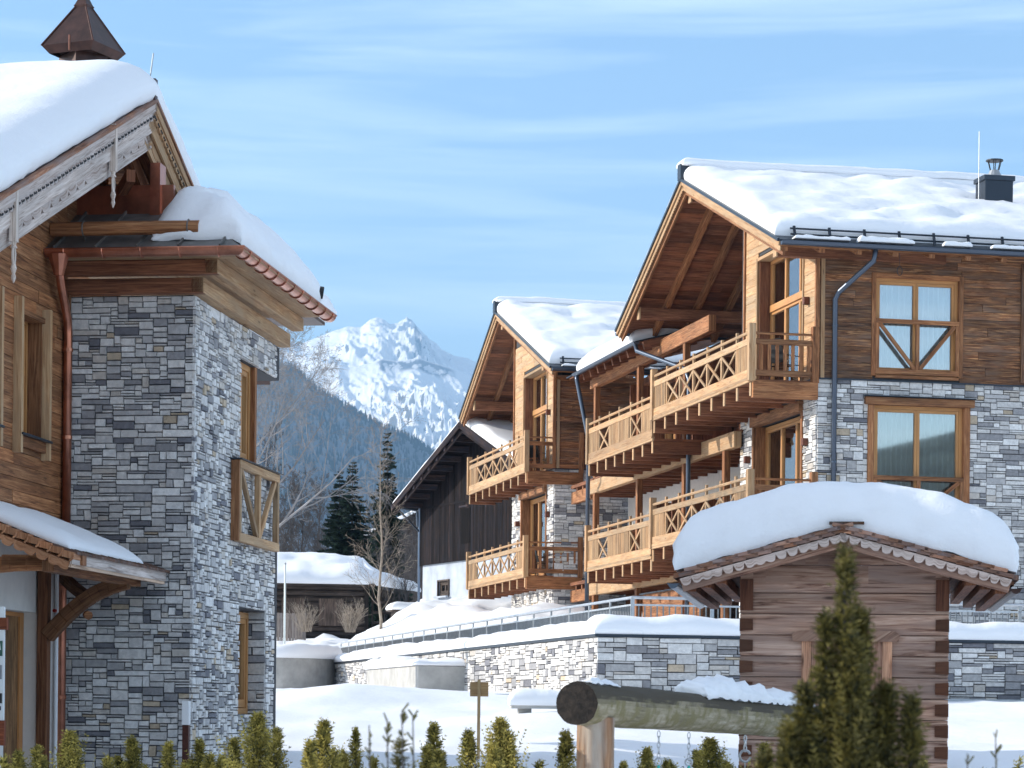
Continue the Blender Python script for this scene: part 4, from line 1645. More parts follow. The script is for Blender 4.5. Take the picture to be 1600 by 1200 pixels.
# carved purlin ends
for v, z in ((-1.55, 5.72), (-2.85, 5.15), (-4.75, 4.42), (.05, 6.35)):
    m = MB()
    prof = [(0, 0), (.62, 0), (.66, -.03), (.64, -.07), (.56, -.08), (.52, -.13), (.42, -.15), (.3, -.22), (.1, -.25), (0, -.25)]
    m.prism([(UW + a * 1.35, v - .09, z + .3 + b) for a, b in prof], (0, .18, 0), c=(1, 1, 1))
    obj('carved_purlin', m, M['brown'], lodge, bevel=.008)
# turned pendants
for v, zt in ((-1.3, 6.43), (-4.6, 5.05)):
    m = MB()
    u = VE + .02
    m.box((u - .035, v - .04, zt - .52), (u + .035, v + .04, zt), c=(1.15, 1.15, 1.12))
    m.tube([(u, v, zt - .52), (u, v, zt - .55), (u, v, zt - .58)], [.03, .022, .036], 8, c=(1.15, 1.15, 1.12))
    for s_ in (-1, 1):
        m.tube([(u, v + s_ * .018, zt - .57), (u, v + s_ * .034, zt - .63), (u, v + s_ * .03, zt - .69), (u, v + s_ * .01, zt - .75)], .014, 6, c=(1.15, 1.15, 1.12))
    m.tube([(u, v, zt - .74), (u, v, zt - .78), (u, v, zt - .83), (u, v, zt - .87), (u, v, zt - .92)], [.022, .032, .016, .026, .006], 8, c=(1.15, 1.15, 1.12))
    obj('turned_pendant', m, M['grey'], lodge)

# copper pyramid chimney cap
m = MB()
cx, cy = -2.76, 4.5
m.tube([(cx, cy, 7.0), (cx, cy, 8.72)], .34, 4, c=(.8, .8, .8))
co = obj('chimney', m, M['copperd'], lodge)
m = MB()
import itertools
q = [(.46, 8.70), (.57, 8.80), (.12, 9.36), (.13, 9.39), (.02, 9.58)]
def pyr(u, v):
    i = int(round(v)); r_, z_ = q[i]
    a = 2 * pi * (u / 4) + pi / 6
    return (cx + r_ * cos(a), cy + r_ * sin(a), z_)
m.grid(pyr, 0, 0, us=[0, 1, 2, 3, 4], vs=[0, 1, 2, 3, 4])
for k in range(4):
    a = 2 * pi * k / 4 + pi / 6
    m.tube([(cx + r_ * cos(a), cy + r_ * sin(a), z_) for r_, z_ in q[1:4]], .014, 5, c=(1.6, 1.5, 1.4))
cap = obj('chimney_cap', m, M['copperd'], co)
m = MB()
m.tube([(cx - .05, cy - .47, 8.68), (cx - .05, cy - .47, 8.88)], .015, 5); obj('cap_bolt', m, M['copperm'], co)

# ground floor: plaster, door, post, notice board
m = MB()
m.box((UW - .25, -12, -1.6), (UW - .02, -1.9, 2.02), c=(1, 1, 1), axis=2)
m.box((UW - .25, -1.92, 1.05), (UW - .02, -.78, 2.02), c=(1, 1, 1), axis=2)
m.box((UW - .25, -.8, -1.6), (UW - .022, .0, 2.02), c=(1, 1, 1), axis=2)
m.box((UW - .32, -2.0, -1.6), (UW - .27, -.7, 1.1), c=(1, 1, 1), axis=2)
obj('plaster_wall', m, M['plaster'], lodge)
m = MB()
m.box((UW - .24, -1.86, -1.2), (UW - .19, -.94, 1.0), c=(1, 1, 1))
dr = obj('door', m, M['door'], lodge)
m = MB()
m.box((UW - .245, -.94, -1.2), (UW - .17, -.81, 1.045), c=(1.2, 1.1, 1)); m.box((UW - .245, -1.86, 1.0), (UW - .17, -.94, 1.045), c=(1.1, 1, .9), axis=1)
obj('door_frame', m, M['lamw'], dr)
m = MB()
m.box((UW - .1, -1.08, -.56), (UW + .06, -.93, 1.95))
m.box((UW - .16, -.8, -.6), (UW - .02, -.7, 1.95))
m = MB()
m.box((UW + .0, -.86, -1.5), (UW + .12, -.72, 1.95), c=(.55, .5, .5)); obj('canopy_post', m, M['brown'], lodge, bevel=.008)
m = MB()
m.tube([(UW + .13, -.55, -1.5), (UW + .13, -.55, 1.9)], .022, 8); obj('conduit', m, M['white'], lodge)
m = MB()
m.tube([(UW + .13, -.6, 1.08), (UW + .13, -.64, 1.08)], .022, 8, c=(1, 1, 1)); obj('red_reflector', m, simple('red_lens', (.5, .02, .01), .3), lodge)

# canopy
cn = MB()
CU0, CZ0, CU1, CZ1 = -1.85, 2.16, -.3, 1.55
CV0, CV1 = -3.55, -.12
cs = (CZ1 - CZ0) / (CU1 - CU0)
for k in range(12):
    a = CU0 + (CU1 - CU0) * k / 12; b = CU0 + (CU1 - CU0) * (k + .97) / 12
    za, zb = CZ0 + cs * (a - CU0), CZ0 + cs * (b - CU0)
    cn.hexa([(a, CV0, za - .1), (a, CV0, za - .075), (b, CV0, zb - .075), (b, CV0, zb - .1), (a, CV1, za - .1), (a, CV1, za - .075), (b, CV1, zb - .075), (b, CV1, zb - .1)])
canopy = obj('door_canopy', cn, M['brown'], lodge)
m = MB()
nn = 13
for k in range(nn):
    a = CU0 + (CU1 - CU0) * k / nn; b = a + (CU1 - CU0) / nn * 1.35
    za = CZ0 + cs * (a - CU0) + .0; zb = CZ0 + cs * (b - CU0) + .014
    for i in range(1):
        m.hexa([(a, CV0 - .05, za - .07), (a, CV0 - .05, za - .0), (b, CV0 - .06, zb + .01), (b, CV0 - .06, zb - .06), (a, CV0 + .35, za - .07), (a, CV0 + .35, za), (b, CV0 + .35, zb + .01), (b, CV0 + .35, zb - .06)], c=tint(.8, 1.2))
    # curled butt of the shingle
    m.tube([(b, CV0 - .07, zb - .02), (b - .01, CV0 - .075, zb - .055), (b - .04, CV0 - .07, zb - .075)], .012, 5, c=tint(.8, 1.1))
obj('shingle_verge', m, M['shingle_o'], canopy)
m = MB()
scallop_board(m, (CU0, CV0 - .03, CZ0 - .09), (CU1, CV0 - .03, CZ1 - .09), (-cs, 0, 1), -Y, .06, .03, pitch=.13, depth=.03, c=(1, 1, 1))
obj('scalloped_trim', m, M['shingle_o'], canopy)
m = MB()
m.box((CU1 + .0, CV0 - .05, CZ1 - .11), (CU1 + .035, CV1, CZ1 - .005), c=(1, 1, 1)); m.box((CU1 - .02, CV0 - .04, CZ1 - .14), (CU1 + .02, CV1, CZ1 - .11), c=(1.2, 1, .8))
obj('eaves_board', m, M['grey'], canopy)
m = MB()
k = CV0
while k < CV1:
    w = RN.uniform(.07, .14)
    a_ = CU1 - .2
    m.hexa([(a_, k, CZ1 + .0 - cs * .2), (a_, k, CZ1 + .03 - cs * .2), (a_, k + w - .006, CZ1 + .03 - cs * .2), (a_, k + w - .006, CZ1 - cs * .2), (CU1 + .06, k, CZ1 - .01), (CU1 + .06, k, CZ1 + .018 + RN.uniform(0, .012)), (CU1 + .06, k + w - .006, CZ1 + .018), (CU1 + .06, k + w - .006, CZ1 - .01)], c=tint(.25, .6))
    k += w
m.hexa([(CU0, CV0 + .3, CZ0 - .05), (CU0, CV0 + .3, CZ0), (CU0, CV1, CZ0), (CU0, CV1, CZ0 - .05), (CU1, CV0 + .3, CZ1 - .05), (CU1, CV0 + .3, CZ1), (CU1, CV1, CZ1), (CU1, CV1, CZ1 - .05)])
obj('shingle_roof', m, M['shingle'], canopy)
m = MB()
pillow(m, lambda a, b: Vector((CU0 + .25 + a, CV0 + .1 + b, CZ0 + .02 + cs * (.25 + a))), CU1 - CU0 - .3, CV1 - CV0 - .75, .17, r=.3, step=.12, amp=.03, fs=1.5, bulge=.03, hfn=lambda a, b: 1.15 - .2 * a - .1 * b)
obj('canopy_snow', m, M['snow'], canopy, smooth=True)
def arc_brace(parent, p0, p1, sag, w=.14, h=.16, mat='brown', k=1.0):
    p0 = Vector(p0); p1 = Vector(p1)
    n = 9
    pts = []
    for i in range(n + 1):
        t = i / n
        p = p0.lerp(p1, t) + Z * sag * sin(pi * t)
        pts.append(p)
    m = MB()
    c = tint(.8 * k, 1.0 * k)
    side = (p1 - p0).cross(Z).normalized()
    for i in range(n):
        def ring(j):
            d = (pts[min(j + 1, n)] - pts[max(j - 1, 0)]).normalized()
            u = side.cross(d).normalized()
            return [pts[j] + side * (a * w / 2) + u * (b_ * h / 2) for a, b_ in ((-1, -1), (-1, 1), (1, 1), (1, -1))]
        m.hexa(ring(i) + ring(i + 1), c=c, off=(i * .14, 2))
    return obj('curved_brace', m, M[mat], parent, bevel=.006)
def peg(parent, p, d, r=.05, L=.12):
    m = MB()
    p = Vector(p); d = Vector(d)
    m.tube([p, p + d * L], r, 8, c=tint(.8, 1.1)); obj('peg', m, M['brown'], parent)
for vv in (-.8,):
    b_ = arc_brace(canopy, (UW + .1, vv, .78), (CU1 - .22, vv, 1.4), .12, k=.7)
    peg(b_, (-.98, vv - .02, 1.03), (.4, -.8, -.1))
b_ = arc_brace(canopy, (-2.3, CV0 + .25, 1.05), (CU1 - .35, CV0 + .25, 1.47), .13, k=1.15)
peg(b_, (-1.45, CV0 + .1, 1.22), (.4, -.9, -.1), .06, .16)
b_ = arc_brace(canopy, (UW + .1, -.3, 1.5), (-.95, -.75, 1.2), -.02, w=.1, h=.12, k=.5)
m = MB()
m.beam((CU1 - .28, CV0 + .1, CZ1 - .12), (CU1 - .28, CV1 - .15, CZ1 - .12), .13, .12)
obj('plate_beam', m, M['brown'], canopy, bevel=.008)
m = MB()
m.box((-1.1, CV0 + .18, 1.55), (CU1 + .06, CV0 + .32, 1.44), c=(.9, .9, .9)); obj('beam_end', m, M['brown'], canopy)

# notice board at the left edge
nb = thing('notice_board', 'white notice board with brown rails and a dark green sign, cut by the left edge', 'notice board', lo_world(-.74, -4.2, 0), LTH)
m = MB()
m.box((-1.0, -.02, -.15), (-.032, .02, .98), c=(1, 1, 1), axis=0)
obj('panel', m, M['board'], nb)
m = MB()
m.box((-1.0, -.03, .75), (.0, .03, .87), c=(.9, .6, .5), axis=0); m.box((-1.0, -.03, -.4), (-.02, .03, -.15), c=(.9, .6, .5), axis=0)
obj('rail', m, M['redwood'], nb)
m = MB()
m.box((-.3, -.03, .49), (-.045, -.021, .64), c=(1, 1, 1)); obj('green_sign', m, M['green'], nb)
m = MB()
m.prism([(-.085, -.034, .62), (-.07, -.034, .62), (-.058, -.034, .55), (-.07, -.034, .55)], (0, .003, 0), c=(1, 1, 1)); m.prism([(-.3, -.034, .53), (-.075, -.034, .53), (-.075, -.034, .515), (-.3, -.034, .515)], (0, .003, 0), c=(1, 1, 1))
obj('sign_marks', m, M['white'], nb)
m = MB()
m.box((-.3, -.03, .26), (-.05, -.021, .40), c=(.6, .6, .62)); obj('grey_sign', m, M['steel'], nb)
m = MB()
m.box((-.3, -.03, .02), (-.045, -.021, .12), c=(1, 1, 1)); m.box((-.3, -.03, -.05), (-.055, -.021, -.01), c=(1, 1, 1)); obj('black_sign', m, M['black'], nb)
m = MB()
m.tube([(-.5, .05, -2), (-.5, .05, 1.0)], .02, 8)
obj('pole', m, M['white'], nb)

# bollard light
bo = thing('path_light', 'slim path light with white top and brown stem at the tower corner', 'light', lo_world(.12, -.6, -1.2), LTH)
m = MB(); m.box((-.035, -.035, 0), (.035, .035, 1.0), c=(.5, .4, .4)); obj('stem', m, M['lamp'], bo)
m = MB(); m.box((-.042, -.042, 1.0), (.042, .042, 1.27), c=(1, 1, 1)); obj('light_head', m, M['white'], bo, bevel=.006)

# ------------------------------------------------------------ small log hut
HTH = -math.atan(.1355)
HO = (2.2193, 25.0)
hut = thing('log_hut', 'small log hut with dovetailed corners under a thick pillow of snow', 'hut', (HO[0], HO[1], 0), HTH)
W_ = 2.01; HD = 3.0; P_ = .205; n0 = -9
m = MB()
k = 0
z = -1.9
while z < 1.30:
    # course of the front wall
    x0_, x1_ = 0.0, W_
    z1_ = z + P_ - .006
    if z1_ < 1.75:
        m.box((x0_, .0 + RN.uniform(-.004, .004), z), (x1_, .14, z1_ if z1_ < 1.3 else 1.3), c=tint(.82, 1.15, .04))
    z += P_
for z in (1.3, 1.45):
    a = (1.79 - z) / .29 if False else 0
obj('front_wall', m, M['hutw'], hut, bevel=.008)
m = MB()
def hz(u): return 1.72 - abs(u - 1.0) * .3
boards(m, (0, .02, 1.3), X, -Y, W_, 1.26, 1.8, .17, .04, topfn=lambda a: hz(a) - .03, lo=.9, hi=1.1)
obj('gable_boards', m, M['hutw'], hut)
for uu in (0, W_):
    m = MB()
    z = -1.9 + P_ / 2
    while z < 1.35:
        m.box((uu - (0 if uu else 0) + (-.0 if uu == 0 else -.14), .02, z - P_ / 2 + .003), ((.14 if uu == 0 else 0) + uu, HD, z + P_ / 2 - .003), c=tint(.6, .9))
        z += P_
    obj('side_wall', m, M['hutw'], hut)
m = MB()
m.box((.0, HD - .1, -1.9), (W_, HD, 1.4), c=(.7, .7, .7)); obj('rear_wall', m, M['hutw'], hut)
# dovetail ends of the side logs, one part each
for uu, s_ in ((0, 1), (W_, -1)):
    z = .86 - P_ * 8
    while z < 1.0:
        m = MB()
        a0, a1 = uu - .004 * s_, uu + .125 * s_
        m.prism([(a0, -.022, z - .062), (a1, -.022, z - .052), (a1, -.022, z + .056), (a0, -.022, z + .062)], (0, .1, 0), c=tint(.42, .6, .1))
        obj('dovetail_end', m, M['redwood'], hut)
        z += P_
    m = MB()
    m.box((uu - .002 * s_, -.035, 1.0), (uu + .125 * s_, .1, 1.30), c=(.5, .45, .45)); obj('plate_end', m, M['redwood'], hut)
# door with frame behind the thuja
m = MB()
m.box((.6, -.035, -1.6), (.69, .0, .7), c=(1.35, 1.15, .95)); m.box((1.38, -.035, -1.6), (1.47, .0, .7), c=(1.35, 1.15, .95))
m.prism([(.52, -.06, .7), (1.53, -.06, .7), (1.55, -.06, .76), (1.5, -.06, .80), (1.1, -.06, .82), (.95, -.06, .82), (.56, -.06, .80), (.5, -.06, .76)], (0, .06, 0), c=(.9, .85, .8))
dr = obj('door_frame', m, M['hutw'], hut)
m = MB(); m.box((.69, -.02, -1.6), (1.38, -.005, .7), c=(.8, .7, .65)); obj('door', m, M['hutw'], dr)
m = MB(); m.tube([(.69, -.02, 1.28), (.69, -.02, 1.28)], .01, 4) if False else None
# ridge purlin end
for (u, z, s_) in ((1.0, 1.46, .13), (.04, 1.17, .13), (W_ - .04, 1.17, .13)):
    m = MB()
    if u == 1.0:
        m.box((u - .06, -.42, z - .1), (u + .06, HD, z + .12), c=(.8, .7, .65))
        obj('ridge_purlin', m, M['hutw'], hut, bevel=.01)
# roof: boarding, barge timbers, shingles
RU0, RU1, RC, RZC, RZE = -.58, 2.60, .99, 1.80, 1.36
def rz2(u): return RZC - abs(u - RC) / (RC - RU0) * (RZC - RZE)
for s_, ue in ((0, RU0), (1, RU1)):
    m = MB()
    for k in range(9):
        a = ue + (RC - ue) * k / 9; b = ue + (RC - ue) * (k + .96) / 9
        m.hexa([(a, -.45, rz2(a) - .12), (a, -.45, rz2(a) - .085), (b, -.45, rz2(b) - .085), (b, -.45, rz2(b) - .12), (a, 3.9, rz2(a) - .12), (a, 3.9, rz2(a) - .085), (b, 3.9, rz2(b) - .085), (b, 3.9, rz2(b) - .12)], c=tint(.5, 1.0))
    rb = obj('roof_boarding', m, M['redwood'], hut)
    m = MB()
    for kk in range(3):
        a = ue + (.12 + kk * .14) * (1 if s_ == 0 else -1)
        m.beam((a, -.38, rz2(a) - .18), (a, 3.8, rz2(a) - .18), .1, .1)
    obj('roof_slat', m, M['redwood'], hut)
    m = MB()
    up = Vector((-(RZC - RZE) / (RC - RU0) * (1 if s_ == 0 else -1), 0, 1)).normalized()
    A = Vector((ue, -.5, RZE)); B = Vector((RC, -.5, RZC))
    m.beam(A - up * .145 + Y * .04, B - up * .145 + Y * .04, .05, .13, up=up, c=(.95, .9, .88))
    obj('barge_timber', m, M['hutw'], hut)
    m = MB()
    scallop_board(m, A - up * .085 - Y * .02, B - up * .085 - Y * .02, up, -Y, .045, .022, pitch=.105, depth=.035, c=(1.05, .98, .95))
    obj('scalloped_trim', m, M['grey'], hut)
    m = MB()
    L_ = (B - A).length; D = (B - A).normalized()
    n = 13
    for row in range(2):
        for k in range(n):
            w = L_ / n
            p = A + D * (k * w) + up * (-.068 + row * .036) - Y * (.055 + .012 * row)
            tl = up * .02
            c = tint(.6, 1.25, .1)
            off = w * .5 * row
            q0 = p + D * off; q1 = p + D * (off + w * 1.25)
            m.hexa([q0 + up * .0, q0 + up * .034, q0 + up * .034 + Y * .3, q0 + Y * .3, q1 + up * .0 + tl * .0 - up * .012, q1 + up * .03 - up * .004, q1 + up * .03 + Y * .3, q1 + Y * .3], c=c)
    k = 0
    while k < 3.9:
        w = .12
        a = ue
        m.hexa([(a - .04 * (1 if s_ == 0 else -1), -.5 + k, rz2(a) - .075), (a - .04 * (1 if s_ == 0 else -1), -.5 + k, rz2(a) - .03), (a + .3 * (1 if s_ == 0 else -1), -.5 + k, rz2(a) + .05), (a + .3 * (1 if s_ == 0 else -1), -.5 + k, rz2(a)),
                (a - .04 * (1 if s_ == 0 else -1), -.5 + k + w - .006, rz2(a) - .075), (a - .04 * (1 if s_ == 0 else -1), -.5 + k + w - .006, rz2(a) - .03), (a + .3 * (1 if s_ == 0 else -1), -.5 + k + w - .006, rz2(a) + .05), (a + .3 * (1 if s_ == 0 else -1), -.5 + k + w - .006, rz2(a))], c=tint(.5, .9))
        k += w
    A2 = A + Y * .3; 
    m.hexa([A2 - up * .07, A2 - up * .01, B + Y * .3 - up * .01, B + Y * .3 - up * .07, A2 + Y * 4 - up * .07, A2 + Y * 4 - up * .01, B + Y * 4.3 - up * .01, B + Y * 4.3 - up * .07])
    obj('shingle_roof', m, M['shingle'], hut)
m = MB()
m.box((RC - .13, -.56, RZC + .0), (RC + .2, 3.8, RZC + .025), c=(.3, .3, .3)); obj('ridge_board', m, M['shingle'], hut)
def hs(a, b):
    u = RU0 - .02 + a
    return Vector((u, -.5 + b, rz2(u) + .0 - .03 * max(0, 1 - abs(u - RC) / .4)))
m = MB()
pillow(m, hs, RU1 - RU0 + .04, 4.2, .53, r=.22, step=.06, amp=.03, fs=1.6, seed=9, bulge=.05, hfn=lambda a, b: 1.0 - .08 * math.exp(-((a - 1.57) / .35) ** 2) + .07 * math.exp(-((a - 2.3) / .5) ** 2), rough=.03, rs=3.0)
obj('roof_snow', m, M['snow'], hut, smooth=True)
gutter(hut, [(RU0 - .05, -.4, 1.24), (RU0 - .05, 3.9, 1.22)], .05, 'pipe')
gutter(hut, [(RU1 + .02, -.42, 1.20), (RU1 + .02, 3.9, 1.2)], .05, 'copperd')

# ------------------------------------------------------------ ground
def sstep(a, b, x):
    t = min(1, max(0, (x - a) / (b - a)))
    return t * t * (3 - 2 * t)


GP = [(0, -2.25), (16, -2.1), (22, -1.5), (28, -.95), (34, -.55), (40, -.2), (46, .12), (52, .36), (60, .42), (75, .5), (84, .7), (92, 1.2), (110, 1.6), (140, 2), (200, 4), (400, 8), (1200, 20), (6000, 60)]


def interp(P_, x):
    for k in range(len(P_) - 1):
        if x <= P_[k + 1][0]:
            a, b = P_[k], P_[k + 1]
            t = (x - a[0]) / (b[0] - a[0])
            return a[1] + (b[1] - a[1]) * t
    return P_[-1][1]


def gauss(x, y, cx, cy, sx, sy):
    return math.exp(-((x - cx) / sx) ** 2 - ((y - cy) / sy) ** 2)


def gz(x, y):
    z = interp(GP, y)
    if y < 90:
        z += .34 * gauss(x, y, -3.2, 45, 1.3, 3.0) + .16 * gauss(x, y, -1.2, 47, 1.4, 3)
        z += .14 * gauss(x, y, -4.6, 40, 1.0, 3) + .16 * gauss(x, y, 1.2, 42, 1.6, 3.0) + .13 * gauss(x, y, .9, 39.4, 1.3, 1.0) + .2 * gauss(x, y, .2, 31, .7, 2.0)
        z += .16 * gauss(x, y, 7.2, 33, 1.2, 2.5) + .2 * gauss(x, y, 5.3, 31, .9, 2.2) + .12 * gauss(x, y, 9, 36, 1.5, 3)
        z += .10 * fbm(x * .35, y * .22, 3, 4) * sstep(8, 24, y) + .045 * fbm(x * 1.1, y * .6, 8, 4) * sstep(8, 20, y)
    return z


def axis_samples(lo, hi, step, far, k=1.25):
    r = []
    v = lo
    while v <= hi:
        r.append(v); v += step
    s = step
    while r[-1] < far:
        s *= k; r.append(r[-1] + s)
    s = step
    while r[0] > -far:
        s *= k; r.insert(0, r[0] - s)
    return r


m = MB()
ys = []
v = -1200.0
while v < -40: ys.append(v); v += 200
v = -40.0
while v < 10: ys.append(v); v += 5
while v < 90: ys.append(v); v += .3
s_ = .3
while v < 5500:
    ys.append(v); s_ *= 1.18; v += s_
m.grid(lambda u, v: (u, v, gz(u, v) if v < 90 and abs(u) < 60 else interp(GP, v)), 0, 0, us=axis_samples(-14, 22, .3, 1500), vs=ys)
obj('ground', m, M['snowf'], None, smooth=True, kind='structure')
m = MB()
def rh(x, y):
    c = min(520, max(180, 352 + .27 * (x - 1823))) + 14 * fbm(x * .004, 1, 2, 4)
    return max(-5, c * (1 - abs(y + 2700) / 1700) + 14 * fbm(x * .008, y * .008, 5, 4))
m.grid(lambda x, y: (x, y, rh(x, y)), 0, 0, us=[-1500 + 100 * k for k in range(75)], vs=[-4500 + 100 * k for k in range(36)])
obj('opposite_hill', m, simple('wooded_slope', (.05, .065, .06), .9, 0, .012, .6), None, smooth=True, kind='structure')


# raised terrace behind the retaining wall and the slope climbing to the barn
def tz(x, y):
    a = x - CHO[0]; b = y - CHO[1]
    u = a * cos(TH) + b * sin(TH); v = -a * sin(TH) + b * cos(TH)
    z = 1.35
    z += 1.75 * sstep(-6.5, -2.5, u) * sstep(4, 22, v) * (1 - (1 - sstep(-6, -3.0, x)) * sstep(86, 96, y))
    z += .8 * sstep(84, 92, y) + .55 * sstep(92, 103, y)
    if y < 110:
        q = sstep(-9, 10, v)
        z += .3 * fbm(x * .9, y * .5, 11, 4) * sstep(82, 86, y)
        z += .22 * fbm(x * .5, y * .35, 1, 4) * q + .09 * fbm(x * 1.6, y * 1.1, 4, 4) * q
        z += .5 * gauss(x, y, -3.5, 84, 1.3, 2.2) + .35 * gauss(x, y, -1.8, 82, 1.2, 1.6) + .25 * gauss(x, y, -5.3, 88, 1.0, 1.5)
    if y > 110: z += (y - 110) * .02
    return z


# wall line in chalet frame
fx = Vector(ch_world(0, 0)) 
WC = Vector((1.585, 47.4, 0))          # corner of the retaining wall
UU = Vector((cos(TH), sin(TH), 0)); VV = Vector((-sin(TH), cos(TH), 0))
m = MB()
us_ = [0, .02] + [.15 + .35 * k for k in range(70)]
vs_ = [0, .02] + [.15 + .35 * k for k in range(215)]
def tf(u, v):
    p = WC + UU * (u + .1) + VV * (v + .1)
    z = tz(p.x, p.y)
    e = min(u, v)
    z = 1.2 + (z - 1.2) * sstep(0, .3, e)
    return (p.x, p.y, z)
m.grid(tf, 0, 0, us=us_, vs=vs_)
obj('terrace_ground', m, M['snowf'], None, smooth=True, kind='structure')
m = MB()
xs_ = [-30 + .5 * k for k in range(100)]
ysb = [84 + .5 * k for k in range(60)] + [115 + 5 * k for k in range(20)] + [250, 400, 800]
m.grid(lambda x, y: (x, y, (tz(x, y) if y < 200 else 6.5 + (y - 200) * .01) - .06 - 1.6 * (1 - sstep(84, 87.5, y + .35 * sin(x * .8)))), 0, 0, us=xs_, vs=ysb)
obj('rising_ground', m, M['snowf'], None, smooth=True, kind='structure')

# ------------------------------------------------------------ retaining wall with snow, coping, railing
rw = thing('retaining_wall', 'long grey stone retaining wall with dark coping and a deep band of snow along its top', 'wall', WC, TH)
H0, H1 = -.3, 1.38
m = MB()
panel(m, (-.0, 0, H0), X, -Y, 22, H0, H1, [], th=.3); panel(m, (0, 36, H0), -Y, -X, 35.7, H0, H1, [], th=.3)
obj('wall_core', m, M['mortar'], rw)
m = MB()
stones(m, (-.03, 0, H0), X, -Y, 22.0, H0, H1, cell=(.08, .05), dep=.04)
obj('stone_face', m, M['stone'], rw)
m = MB()
stones(m, (0, 36, H0), -Y, -X, 36.0, H0, H1, cell=(.09, .05), dep=.045)
obj('stone_face', m, M['stone'], rw)
m = MB()
m.box((-.08, -.08, H1), (22, .32, H1 + .05), c=(1, 1, 1), axis=0); m.box((-.08, .32, H1), (.32, 36, H1 + .05), c=(1, 1, 1), axis=1)
obj('coping', m, M['metal'], rw)
m = MB()
def cs1(a, b):
    return Vector((-.08 + a, -.06 + b, H1 + .05))
pillow(m, cs1, 22, 1.2, .40, r=.35, step=.16, amp=.08, fs=.9, seed=4, bulge=.05, hfn=lambda a, b: .9 + .15 * fbm(a * .5, b, 1, 3))
def cs2(a, b):
    return Vector((-.08 + a, -.06 + b, H1 + .052))
pillow(m, cs2, .9, 36.1, .29, r=.35, step=.16, amp=.08, fs=.9, seed=14, bulge=.07, hfn=lambda a, b: 1.05 + .2 * fbm(a * .5, b * .3, 1, 3))
obj('wall_snow', m, M['snow'], rw, smooth=True)
m = MB()
m.box((-2, -.3, .18), (22, -.12, .3), c=(1, 1, 1), axis=0)
obj('kerb_rail', m, M['steel'], rw)

rl = thing('terrace_railing', 'galvanised steel railing running along the terrace above the retaining wall', 'railing', WC, TH)
def run(P0, P1, n):
    P0 = Vector(P0); P1 = Vector(P1); D = (P1 - P0); L = D.length; D.normalize()
    m = MB()
    m.tube([P0 + Z * 2.18, P1 + Z * 2.18], .03, 8, c=(1.2, 1.2, 1.2)); obj('top_rail', m, M['steel'], rl)
    m = MB()
    m.beam(P0 + Z * 2.04, P1 + Z * 2.04, .03, .035, c=(1.2, 1.2, 1.2)); obj('mid_rail', m, M['steel'], rl)
    for k in range(n + 1):
        m = MB()
        p = P0 + D * (L * k / n)
        m.beam(p + Z * 1.2, p + Z * 2.16, .03, .07, up=D); obj('post', m, M['steel'], rl)
    for k in range(n):
        m = MB()
        q = int(L / n / .12)
        for i in range(1, q):
            p = P0 + D * (L * (k + i / q) / n)
            m.beam(p + Z * 1.3, p + Z * 2.03, .022, .022, c=(.5, .5, .5))
        obj('bar_panel', m, M['steel'], rl)
run((1.0, 38.5, 0), (1.0, 1.3, 0), 22)
run((1.0, 1.3, 0), (20, 1.3, 0), 12)

# curved concrete end wall with snow
cb = thing('concrete_bastion', 'rounded concrete end wall topped with snow beside the stone tower', 'wall', (0, 0, 0))
m = MB()
cxc, cyc, rr_ = -7.2, 80.5, 3.2
def bas(u, v): 
    a = radians(-150 + 165 * u)
    return (cxc + rr_ * .55 * cos(a), cyc + rr_ * sin(a), -.2 + 1.72 * v)
m.grid(bas, 24, 1)
m.face([bas(k / 24, 1) for k in range(25)])
obj('concrete_body', m, M['concrete'], cb, smooth=False)
m = MB()
def bs(a, b):
    ang = radians(-150 + 165 * (a / 6)); r_ = rr_ * (1.04 - b / 3.2 * .98)
    return Vector((cxc + r_ * .55 * cos(ang), cyc + r_ * sin(ang), 1.52))
pillow(m, bs, 6, 3.0, .42, r=.35, step=.2, amp=.08, bulge=.05)
obj('snow_cap', m, M['snow'], cb, smooth=True)

# concrete box in front of the wall
bx = thing('concrete_box', 'pale concrete block capped with snow in front of the retaining wall', 'block', (-2.35, 62.5, 0), TH)
m = MB(); m.box((-.55, -3.2, -.2), (.6, 4.2, 1.02), c=(1, 1, 1), axis=2); obj('block_body', m, M['concrete'], bx, bevel=.02)
m = MB()
pillow(m, lambda a, b: Vector((-.6 + a, -3.2 + b, 1.02)), 1.25, 7.4, .26, r=.25, step=.2, amp=.2, fs=.9, bulge=.06, hfn=lambda a, b: .5 + .08 * b)
obj('snow_cap', m, M['snow'], bx, smooth=True)

# snow covered stone bench left of the swing
sb_ = thing('stone_bench', 'low stone bench under a thick block of snow, left of the log beam', 'bench', (0.0, 40.0, -.03), .05)
m = MB(); m.box((-.02, -.2, .06), (1.9, .35, .11), c=(1.0, 1.0, 1.0)); obj('slab', m, M['concrete'], sb_)
m = MB(); m.box((.1, -.1, -.4), (.3, .3, .06), c=(.8, .8, .8)); obj('support', m, M['concrete'], sb_)
m = MB(); m.box((1.4, -.1, -.4), (1.6, .3, .06), c=(.8, .8, .8)); obj('support', m, M['concrete'], sb_)
m = MB(); pillow(m, lambda a, b: Vector((-.04 + a, -.22 + b, .11)), 1.95, .6, .26, r=.14, step=.08, amp=.03, fs=2, bulge=.03); obj('snow_cap', m, M['snow'], sb_, smooth=True)

# wooden sign
sg = thing('wooden_sign', 'small blank plywood sign seen from behind on a square wooden stake', 'sign', (-.415, 32, -.9), -.1)
m = MB(); m.box((-.018, -.018, 0), (.018, .018, 1.28), c=(1, 1, 1)); obj('stake', m, M['ply'], sg)
m = MB(); m.box((-.115, .02, 1.07), (.115, .035, 1.25), c=(.85, .8, .75)); obj('sign_board', m, M['ply'], sg)

